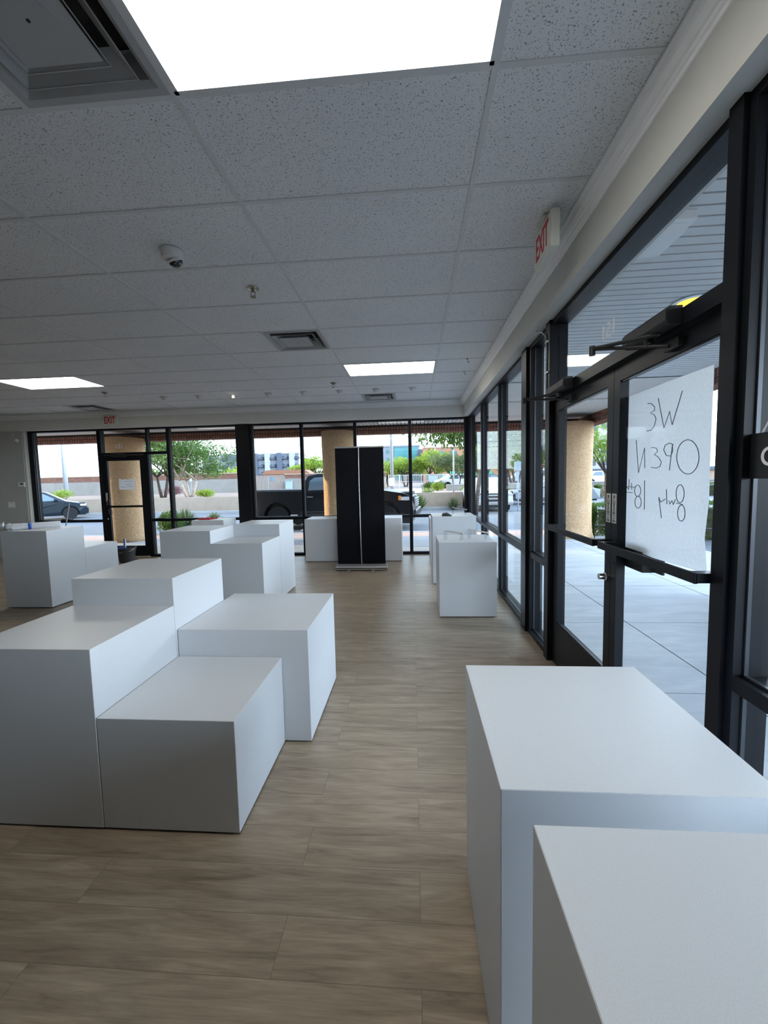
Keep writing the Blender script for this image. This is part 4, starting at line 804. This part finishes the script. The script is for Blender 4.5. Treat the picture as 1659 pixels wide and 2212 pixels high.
# black pickup truck
body = [(-2.92, .50), (-2.95, .70), (-2.92, 1.34), (-.85, 1.34), (-.80, 1.30), (1.38, 1.32), (1.95, 1.30), (2.60, 1.20), (2.86, 1.08), (2.92, .80), (2.95, .55), (2.90, .42), (2.55, .40)] + arc(2.02, .45, .50, -5, 185) + [(1.50, .38), (-1.15, .38)] + arc(-1.72, .45, .50, -5, 185) + [(-2.25, .48)]
cab = [(-.86, 1.28), (-.84, 1.55), (-.70, 1.84), (-.35, 1.90), (.55, 1.90), (.85, 1.84), (1.50, 1.32)]
wins = [[(-.62, 1.34), (-.60, 1.66), (-.45, 1.77), (-.02, 1.79), (-.02, 1.35)], [(.10, 1.35), (.10, 1.79), (.62, 1.77), (1.12, 1.38)]]
def ex_truck(e, hb, hc):
    for s in (-1, 1):
        MB().box(1.02, 1.16, s * (hb(1.2) + .02), s * (hb(1.2) + .22), 1.34, 1.56, 'carblack').build('side_mirror', parent=e, bevel=.03)
        for x in (-.55, .45): MB().box(x - .10, x + .10, s * (hb(1.1) + .0), s * (hb(1.1) + .025), 1.11, 1.14, 'rim').build('door_handle', parent=e)
        for x in (.04, -.84, 1.25): MB().box(x - .005, x + .005, s * hb(.8), s * (hb(.8) + .003), .46, 1.30, 'cartrim').build('door_seam', parent=e)
        MB().box(2.52, 2.88, s * (hb(1.0) - .24), s * (hb(1.0) + .006), .96, 1.09, 'headlight').build('headlight', parent=e, bevel=.02)
        MB().box(2.44, 2.53, s * (hb(1.0) - .02), s * (hb(1.0) + .008), .97, 1.12, 'amber').build('side_marker', parent=e, bevel=.01)
        MB().box(2.89, 2.94, s * .75, s * .60, .52, .62, 'headlight').build('fog_lamp', parent=e)
        for z in (.54, .62): MB().box(-.9, 1.4, s * hb(.6), s * (hb(.6) + .004), z, z + .006, 'rim').build('door_moulding', parent=e)
        MB().box(-.5, -.2, s * (hb(.4) - .02), s * (hb(.4) + .05), .36, .40, 'cartrim').build('side_step', parent=e)
        MB().box(-1.25, -1.0, s * hb(.55), s * (hb(.55) + .006), .50, .535, 'plate').build('tailgate_badge', parent=e)
    g = MB().box(2.88, 2.93, -.66, .66, .72, 1.06, 'cartrim')
    for z in (.75, .83, .91, .99): g.box(2.90, 2.965, -.66, .66, z, z + .035, 'rim')
    g.build('grille', parent=e)
    MB().box(2.82, 3.03, -.95, .95, .42, .66, 'carblack').build('front_bumper', parent=e, bevel=.05)
    MB().box(-2.85, -.9, -.86, .86, 1.335, 1.375, 'cartrim').build('bed_cover', parent=e, bevel=.01)
car((-2.82, 14.30, RZ), -.10, 'carblack', 'black pickup truck parked outside behind the banner', body, cab, wins, 1.98, .405, (2.02, -1.72), ex_truck, 'pickup_truck', 'truck')
# cargo strips lying over the far wall beyond the bed
tag(MB().tube([(-9.2, 22.72, .80), (-6.0, 22.68, .80), (-3.4, 22.66, .80)], .05, 'box', 6).tube([(-9.2, 22.58, .80), (-5.2, 22.6, .80)], .05, 'box', 6).build('pipe_bundle'), 'pale blue pipes lying on the low wall behind the truck bed', 'pipes')
# white pickup and silver sedan in the right lot
bodyS = [(-2.5, .40), (-2.52, .95), (1.2, 1.0), (2.2, .93), (2.45, .75), (2.5, .45), (2.4, .32), (2.05, .30)] + arc(1.6, .36, .42, -5, 185) + [(1.1, .28), (-1.1, .28)] + arc(-1.6, .36, .42, -5, 185) + [(-2.1, .35)]
cabS = [(-2.0, .95), (-1.7, 1.5), (-1.2, 1.66), (.3, 1.66), (1.35, .98)]
winS = [[(-1.3, 1.02), (-1.35, 1.45), (-.45, 1.52), (-.42, 1.03)], [(-.33, 1.03), (-.35, 1.52), (.25, 1.50), (.95, 1.05)]]
def ex_s(e, hb, hc):
    for s in (-1, 1): MB().box(2.15, 2.44, s * (hb(.8) - .25), s * (hb(.8) + .006), .72, .86, 'headlight').build('headlight', parent=e, bevel=.02)
    MB().box(2.44, 2.53, -.55, .55, .50, .78, 'cartrim').box(2.48, 2.55, -.5, .5, .60, .66, 'rim').build('grille', parent=e)
car((3.8, 22.2, RZ), -PI / 2, 'carwhite', 'white car parked nearest outside the right windows', bodyS, cabS, winS, 1.9, .36, (1.6, -1.6), ex_s)
bodyD = [(-2.3, .35), (-2.32, .85), (-1.9, .95), (1.1, .95), (2.0, .80), (2.28, .62), (2.3, .35), (1.85, .25)] + arc(1.45, .32, .38, -5, 185) + [(1.0, .22), (-1.0, .22)] + arc(-1.45, .32, .38, -5, 185) + [(-1.9, .28)]
cabD = [(-1.9, .92), (-1.2, 1.38), (.2, 1.42), (1.2, .93)]
winD = [[(-1.35, .97), (-1.0, 1.30), (-.35, 1.34), (-.33, .98)], [(-.25, .98), (-.25, 1.34), (.2, 1.33), (.85, .98)]]
car((8.4, 25.0, RZ), PI - .12, 'carsilver', 'silver sedan parked across the lot beyond the right windows', bodyD, cabD, winD, 1.8, .32, (1.45, -1.45), ex_s)
far = [((17.6, 39.5), .1, 'carwhite', 'white car on the far street seen right of the walkway column'), ((4.6, 41), .2, 'carwhite', 'white car in the far lot left of the green screen'), ((8.6, 46), .1, 'carblue', 'dark car in the far lot before the green screen'), ((11.2, 40), .0, 'carsilver', 'silver car in the far lot right of the green screen')]
for (x, y), rz, p, lb in far: car((x, y, .5), rz, p, lb, bodyD, cabD, winD, 1.8, .32, (1.45, -1.45))

# ------------------------------------------------------------------ plants
def leaves(cs, size, seed, droop=.3, flat=.6):
    """leaf quads around a list of (centre, radius, count); returns vertex and face arrays"""
    r = np.random.default_rng(seed); V = []
    for c, rad, n in cs:
        d = r.normal(size=(n, 3)); d /= np.linalg.norm(d, axis=1)[:, None]; q = r.random(n) ** .45
        p = np.array(c) + d * (q * rad)[:, None] * np.array([1, 1, flat])
        a = r.normal(size=(n, 3)); a[:, 2] -= droop; a /= np.linalg.norm(a, axis=1)[:, None]
        t = r.normal(size=(n, 3)); b = np.cross(a, t); b /= np.linalg.norm(b, axis=1)[:, None]
        s = size * (.6 + .8 * r.random(n))[:, None]
        V.append(np.stack([p - a * s, p + b * s * .38, p + a * s, p - b * s * .38], 1).reshape(-1, 3))
    V = np.concatenate(V); F = np.arange(len(V)).reshape(-1, 4)
    return V, F
def leaf_obj(name, V, F, mat, parent):
    me = bpy.data.meshes.new(name); me.from_pydata(V.tolist(), [], F.tolist()); me.materials.append(M[mat]); o = bpy.data.objects.new(name, me); COL.objects.link(o); o.parent = parent; return o
def tree(loc, lb, h0, cr, ch, n, size, mat, bark='bark', seed=1, trunk=.14, stems=2, group='trees beyond the windows', wide=1.0, droop=.3, lean=0.0, dens=1.0):
    """trunk splitting into branches that end in leaf clumps. h0 trunk height, cr crown radius, ch crown height"""
    e = empty('tree', loc, 0, lb, 'tree', group); r = random.Random(seed); t = MB(); cl = []
    for s in range(stems):
        a0 = 2 * PI * s / stems + r.uniform(-.5, .5); sp = .12 if stems > 1 else 0
        p0 = Vector((sp * math.cos(a0), sp * math.sin(a0), 0)); p1 = p0 + Vector((math.cos(a0) * .25 * cr * .5 + lean, math.sin(a0) * .12 * cr, h0))
        t.tube([p0, (p0 + p1) / 2 + Vector((r.uniform(-.08, .08), 0, 0)), p1], [trunk, trunk * .85, trunk * .7], bark, 8)
        nb = max(3, int(7 / stems) + 1)
        for k in range(nb):
            a = a0 + 2 * PI * k / nb + r.uniform(-.4, .4); rr = cr * r.uniform(.35, .85); z = h0 + ch * r.uniform(.15, .85)
            p2 = Vector((p1.x * .5 + rr * math.cos(a) * wide, p1.y * .5 + rr * math.sin(a), z)); mid = (p1 + p2) / 2 + Vector((0, 0, ch * .08))
            t.tube([p1, mid, p2], [trunk * .55, trunk * .35, trunk * .14], bark, 6); cl.append((tuple(p2), cr * r.uniform(.30, .5), int(n / (stems * nb) * .55)))
            for q in range(2):
                p3 = mid + Vector((r.uniform(-.5, .5) * cr, r.uniform(-.5, .5) * cr, r.uniform(.0, .4) * ch)); t.tube([mid, p3], [trunk * .25, trunk * .07], bark, 5); cl.append((tuple(p3), cr * r.uniform(.2, .36), int(n / (stems * nb) * .22)))
    t.build('trunk', parent=e, smooth=True)
    V, F = leaves(cl, size, seed, droop); leaf_obj('foliage', V, F, mat, e); return e
tree((-15.4, 27, .5), 'broad green tree with pale branches behind the back door and next window', 1.25, 3.6, 3.4, 9000, .10, 'green', 'barkpale', 11, .12, 3)
tree((-18.6, 29, .5), 'second broad tree just left of the pale branched tree', 1.6, 2.6, 3.0, 4500, .10, 'olive', 'bark', 12, .12, 2)
tree((-12.6, 52.5, .5), 'bright green tree with a dark trunk left of the banner column', 1.7, 2.3, 3.6, 5500, .13, 'lime', 'bark', 13, .13, 1)
tree((-16.6, 62, .5), 'yellow green tree crown showing above the shed roof', 1.4, 2.6, 2.2, 3000, .16, 'lime', 'bark', 14, .13, 2)
for x, y, s, m, lb in ((-47, 64, 3, 'lime', 'pale green tree left of the utility pole'), (-42, 66, 4, 'green', 'pale green tree beyond the boundary wall right of the utility pole'), (-37, 62, 5, 'lime', 'yellow green tree beyond the wall near the back door'), (-31, 66, 6, 'lime', 'low yellow green tree beyond the wall behind the back door')):
    tree((x, y, .5), lb, 1.2, 3.4, 2.2, 2600, .2, m, 'bark', s, .15, 2)
tree((-1.0, 56, .5), 'yellow green tree right of the banner behind the white fence', 1.5, 3.2, 2.6, 5000, .15, 'lime', 'bark', 21, .16, 2)
tree((2.6, 54, .5), 'green tree with a dark trunk in the middle of the white fence', 1.6, 2.6, 3.4, 5000, .14, 'lime', 'bark', 22, .16, 2)
tree((-3.4, 58, .5), 'olive tree beside the banner edge behind the white fence', 1.0, 2.0, 2.0, 3000, .15, 'olive', 'bark', 23, .14, 2)
tree((3.6, 34.5, .5), 'olive tree with bare dark forked branches at the back right window', 1.1, 2.1, 2.2, 5200, .085, 'olive', 'bark', 24, .06, 2)
tree((6.2, 52, .5), 'green tree in front of the orange building', 1.5, 2.6, 2.2, 3500, .15, 'green', 'bark', 25, .15, 2)
tree((2.65, 17.6, RZ), 'tall overhanging tree with drooping leaves and dark trunk by the back corner', 3.0, 3.4, 1.9, 6500, .10, 'green', 'bark', 26, .10, 1, droop=1.6)
tree((8.4, 34.5, .5), 'leafy tree beyond the parked cars in the right windows', 1.5, 4.0, 4.6, 12000, .12, 'olive', 'bark', 27, .13, 3)
tree((6.3, 37.5, .5), 'yellow green tree in the right windows close to the back corner', 1.2, 2.3, 4.2, 6000, .11, 'lime', 'barkpale', 28, .10, 2)
tree((11.8, 36, .5), 'green tree behind the black post in the right windows', 1.5, 2.6, 3.4, 4500, .12, 'green', 'bark', 29, .13, 2)
tree((7.9, 17.2, RZ), 'young tree with dark curved branches right of the walkway column', 1.7, 1.5, 2.4, 2600, .07, 'lime', 'bark', 30, .07, 1, lean=-.25)
tree((16.5, 44, .5), 'low yellow green tree on the far street right of the column', 1.0, 1.6, 1.4, 2400, .12, 'lime', 'bark', 31, .1, 2)
tree((9.6, 7.2, RZ), 'tree with a thick brown trunk seen under the OPEN sign', 2.6, 2.6, 2.4, 3500, .1, 'green', 'bark', 32, .17, 1)
def bush(loc, r, h, n, size, mat, lb, seed, group=None, droop=-.5, name='shrub', cat='shrub'):
    e = empty(name, loc, 0, lb, cat, group); rr = random.Random(seed)
    t = MB()
    for k in range(6):
        a = rr.uniform(0, 2 * PI); t.tube([(0, 0, 0), (r * .6 * math.cos(a), r * .6 * math.sin(a), h * .7)], [.015, .006], 'bark', 5)
    t.build('stems', parent=e)
    cl = [((rr.uniform(-.45, .45) * r, rr.uniform(-.45, .45) * r, h * rr.uniform(.35, .6)), r * .62, n // 7) for k in range(7)]
    V, F = leaves(cl, size, seed, droop, flat=min(1.0, h / r * .6)); V[:, 2] = np.clip(V[:, 2], .02, None); leaf_obj('foliage', V, F, mat, e); return e
def spiky(loc, r, n, mat, lb, seed, name='spiky_plant', up=.35, wdt=.03):
    """rosette of narrow pointed blades"""
    e = empty(name, loc, 0, lb, 'plant'); rr = random.Random(seed); b = MB()
    for k in range(n):
        a = rr.uniform(0, 2 * PI); el = rr.uniform(up, 1.45); L_ = r * rr.uniform(.75, 1.05)
        d = Vector((math.cos(a) * math.cos(el), math.sin(a) * math.cos(el), math.sin(el))); q = Vector((-math.sin(a), math.cos(a), 0)) * wdt
        m = d * L_ * .5 + Vector((0, 0, .02)); b.add([q * .6, m + q, d * L_, m - q, -q * .6], [(0, 1, 2, 3, 4)], mat)
    b.build('blades', parent=e, fix=False); return e
bush((-7.55, 12.0, RZ), .50, 1.0, 4200, .035, 'green', 'round trimmed green shrub right of the column behind the back door', 41)
spiky((-8.9, 15.2, RZ), .75, 260, 'olive', 'spiky green yucca behind the trimmed shrub', 42, up=.1)
spiky((-8.1, 15.9, RZ), .55, 120, 'olive', 'smaller spiky plant right of the yucca', 43)
spiky((.35, 21.7, RZ), .95, 110, 'green', 'tall green grass clump at the front of the black truck', 44, 'grass_clump', .7, .02)
spiky((2.1, 21.6, RZ), .75, 120, 'olive', 'green grass clump at the right end of the low wall', 45, 'grass_clump', .4, .02)
bush((-15.6, 29.5, .5), .8, .65, 1600, .06, 'lime', 'bright yellow green bush above the low wall left of the wide black post', 46, 'bushes above the low wall')
bush((-22.6, 30, .5), .9, .7, 1200, .06, 'lime', 'yellow green bush above the low wall beside the red flowers', 47, 'bushes above the low wall')
bush((-28.2, 31, .5), 1.1, .9, 1200, .06, 'lime', 'yellow green bush above the low wall next to the back door frame', 48, 'bushes above the low wall')
bush((-23.9, 32, .5), 1.3, .6, 1200, .06, 'rust', 'low rust coloured flowering plant above the low wall', 49, 'bushes above the low wall')
bush((-27.9, 36, .5), .8, 1.0, 900, .07, 'purple', 'small dark red agave like plant behind the back door side window', 50, 'bushes above the low wall')
bush((-19.6, 32, .5), .85, 1.0, 1300, .06, 'purple', 'purple leaved bush beside the small white sign post', 51, 'bushes above the low wall')
for k, (x, y, r, m) in enumerate(((1.35, 37.5, .7, 'green'), (2.1, 35.5, .8, 'green'), (1.9, 32.6, .6, 'lime'), (4.2, 31.5, .75, 'lime'), (5.9, 32.2, .8, 'olive'), (7.2, 32.3, .7, 'lime'), (9.0, 32.2, .8, 'olive'))):
    bush((x, y, .5 if x < 2.7 or y > 33 else RZ), r, .9 + (.55 if x > 2.7 and y < 33 else 0), 1300, .055, m, ['rounded green bush at the left end of the far bush row', 'rounded green bush second in the far bush row', 'small yellow green bush under the slim post', 'yellow green bush right of the slim post', 'olive bush by the far wall near the forked tree', 'yellow green bush at the far wall behind the white car', 'olive bush at the far wall behind the silver sedan'][k], 60 + k, 'far bushes at the right')
bush((.9, 23.6, .5), .45, .55, 700, .035, 'lime', 'small yellow green plant peeking over the low wall right of the truck', 70, 'bushes above the low wall')
# clipped hedge
def hedge(x0, x1, y0, y1, z0, z1, n, size, mat, lb, seed):
    e = empty('hedge', ((x0 + x1) / 2, (y0 + y1) / 2, z0), 0, lb, 'hedge'); r = np.random.default_rng(seed); a, c, h = (x1 - x0) / 2, (y1 - y0) / 2, z1 - z0
    MB().box(-a * .85, a * .85, -c * .7, c * .7, 0, h * .85, 'bark').build('branch_core', parent=e)
    p = r.random((n, 3)) * [2 * a, 2 * c, h] - [a, c, 0]; f = r.integers(0, 4, n); p[f == 0, 1] = -c; p[f == 1, 0] = -a; p[f == 2, 2] = h; p[f == 3, 0] = a
    p += r.normal(size=(n, 3)) * .025; p[:, 2] = np.clip(p[:, 2], .03, None)
    q = r.normal(size=(n, 3)); q /= np.linalg.norm(q, axis=1)[:, None]; t = np.cross(q, r.normal(size=(n, 3))); t /= np.linalg.norm(t, axis=1)[:, None]
    V = np.stack([p - q * size, p + t * size * .5, p + q * size, p - t * size * .5], 1).reshape(-1, 3); leaf_obj('foliage', V, np.arange(len(V)).reshape(-1, 4), mat, e)
hedge(4.50, 8.4, 10.3, 11.0, RZ, .74, 14000, .028, 'green', 'clipped dark green hedge right of the corner column', 80)
hedge(13.5, 30, 30.5, 31.4, RZ, .75, 6000, .08, 'green', 'low clipped hedge along the far street right of the column', 81)
MBr = MB()
tag(MB().tube([(4.3, 9.95, RZ), (4.3, 9.95, .30), (8.2, 9.8, .12)], .02, 'cartrim', 8).build('handrail'), 'low dark rail in front of the clipped hedge', 'rail')

# ------------------------------------------------------------------ light, sky, camera
w = bpy.data.worlds.new('sky'); SC.world = w; w.use_nodes = True; nt = w.node_tree; nt.nodes.clear()
o = nt.nodes.new('ShaderNodeOutputWorld'); bg = nt.nodes.new('ShaderNodeBackground'); tc = nt.nodes.new('ShaderNodeTexCoord'); sx = nt.nodes.new('ShaderNodeSeparateXYZ'); L(nt, tc.outputs['Generated'], sx.inputs[0])
r = ramp(nt, [(0, (.45, .46, .47)), (.015, (.80, .89, 1.0)), (.30, (.68, .82, 1.0)), (.62, (.30, .42, .62)), (1, (.16, .24, .42))]); L(nt, sx.outputs[2], r.inputs[0])
# gain added to the sky on the right to brighten the room, lowered behind
def mth(op, a, b_):
    n = nt.nodes.new('ShaderNodeMath'); n.operation = op
    for k, v in ((0, a), (1, b_)):
        if isinstance(v, (int, float)): n.inputs[k].default_value = v
        else: L(nt, v, n.inputs[k])
    return n.outputs[0]
gx = mth('MULTIPLY', mth('MAXIMUM', sx.outputs[0], 0.0), 2.1); gy = mth('MULTIPLY', mth('MINIMUM', sx.outputs[1], 0.0), .20)
gain = mth('ADD', mth('ADD', gx, gy), .50); L(nt, mth('MULTIPLY', gain, SKY), bg.inputs[1]); L(nt, r.outputs[0], bg.inputs[0])
L(nt, bg.outputs[0], o.inputs[0])
sun = bpy.data.lights.new('sun', 'SUN'); sun.energy = SUN; sun.angle = .009; sun.color = (1.0, .76, .48); so = bpy.data.objects.new('sun', sun); COL.objects.link(so)
sd = Vector((-1, .15, .17)).normalized(); so.rotation_euler = sd.to_track_quat('Z', 'Y').to_euler(); so.location = (-20, 20, 15)
cam = bpy.data.cameras.new('camera'); co = bpy.data.objects.new('camera', cam); COL.objects.link(co)
R = [[0.9971941285530527, 0.07141383178008952, -0.02244848791796178], [-0.01676959055418678, -0.07914934442774469, -0.9967217074536394], [-0.07295649944975931, 0.9943014864250875, -0.07772968082334253]]
mw = Matrix(((R[0][0], -R[1][0], -R[2][0], 0), (R[0][1], -R[1][1], -R[2][1], 0), (R[0][2], -R[1][2], -R[2][2], 1.475), (0, 0, 0, 1)))
co.matrix_world = mw; cam.sensor_fit = 'HORIZONTAL'; cam.sensor_width = 36; cam.lens = 36 * 876.18 / 1659; cam.clip_start = .02; cam.clip_end = 1000
SC.camera = co
SC.view_settings.view_transform = 'Standard'; SC.view_settings.look = 'None'; SC.view_settings.gamma = 1; SC.view_settings.exposure = EXPO
SC.cycles.use_denoising = True; SC.cycles.max_bounces = 10; SC.cycles.diffuse_bounces = 4; SC.cycles.glossy_bounces = 3; SC.cycles.use_adaptive_sampling = True; SC.cycles.adaptive_threshold = .03; SC.cycles.transparent_max_bounces = 16; SC.cycles.sample_clamp_indirect = 6; SC.cycles.caustics_reflective = False; SC.cycles.caustics_refractive = False
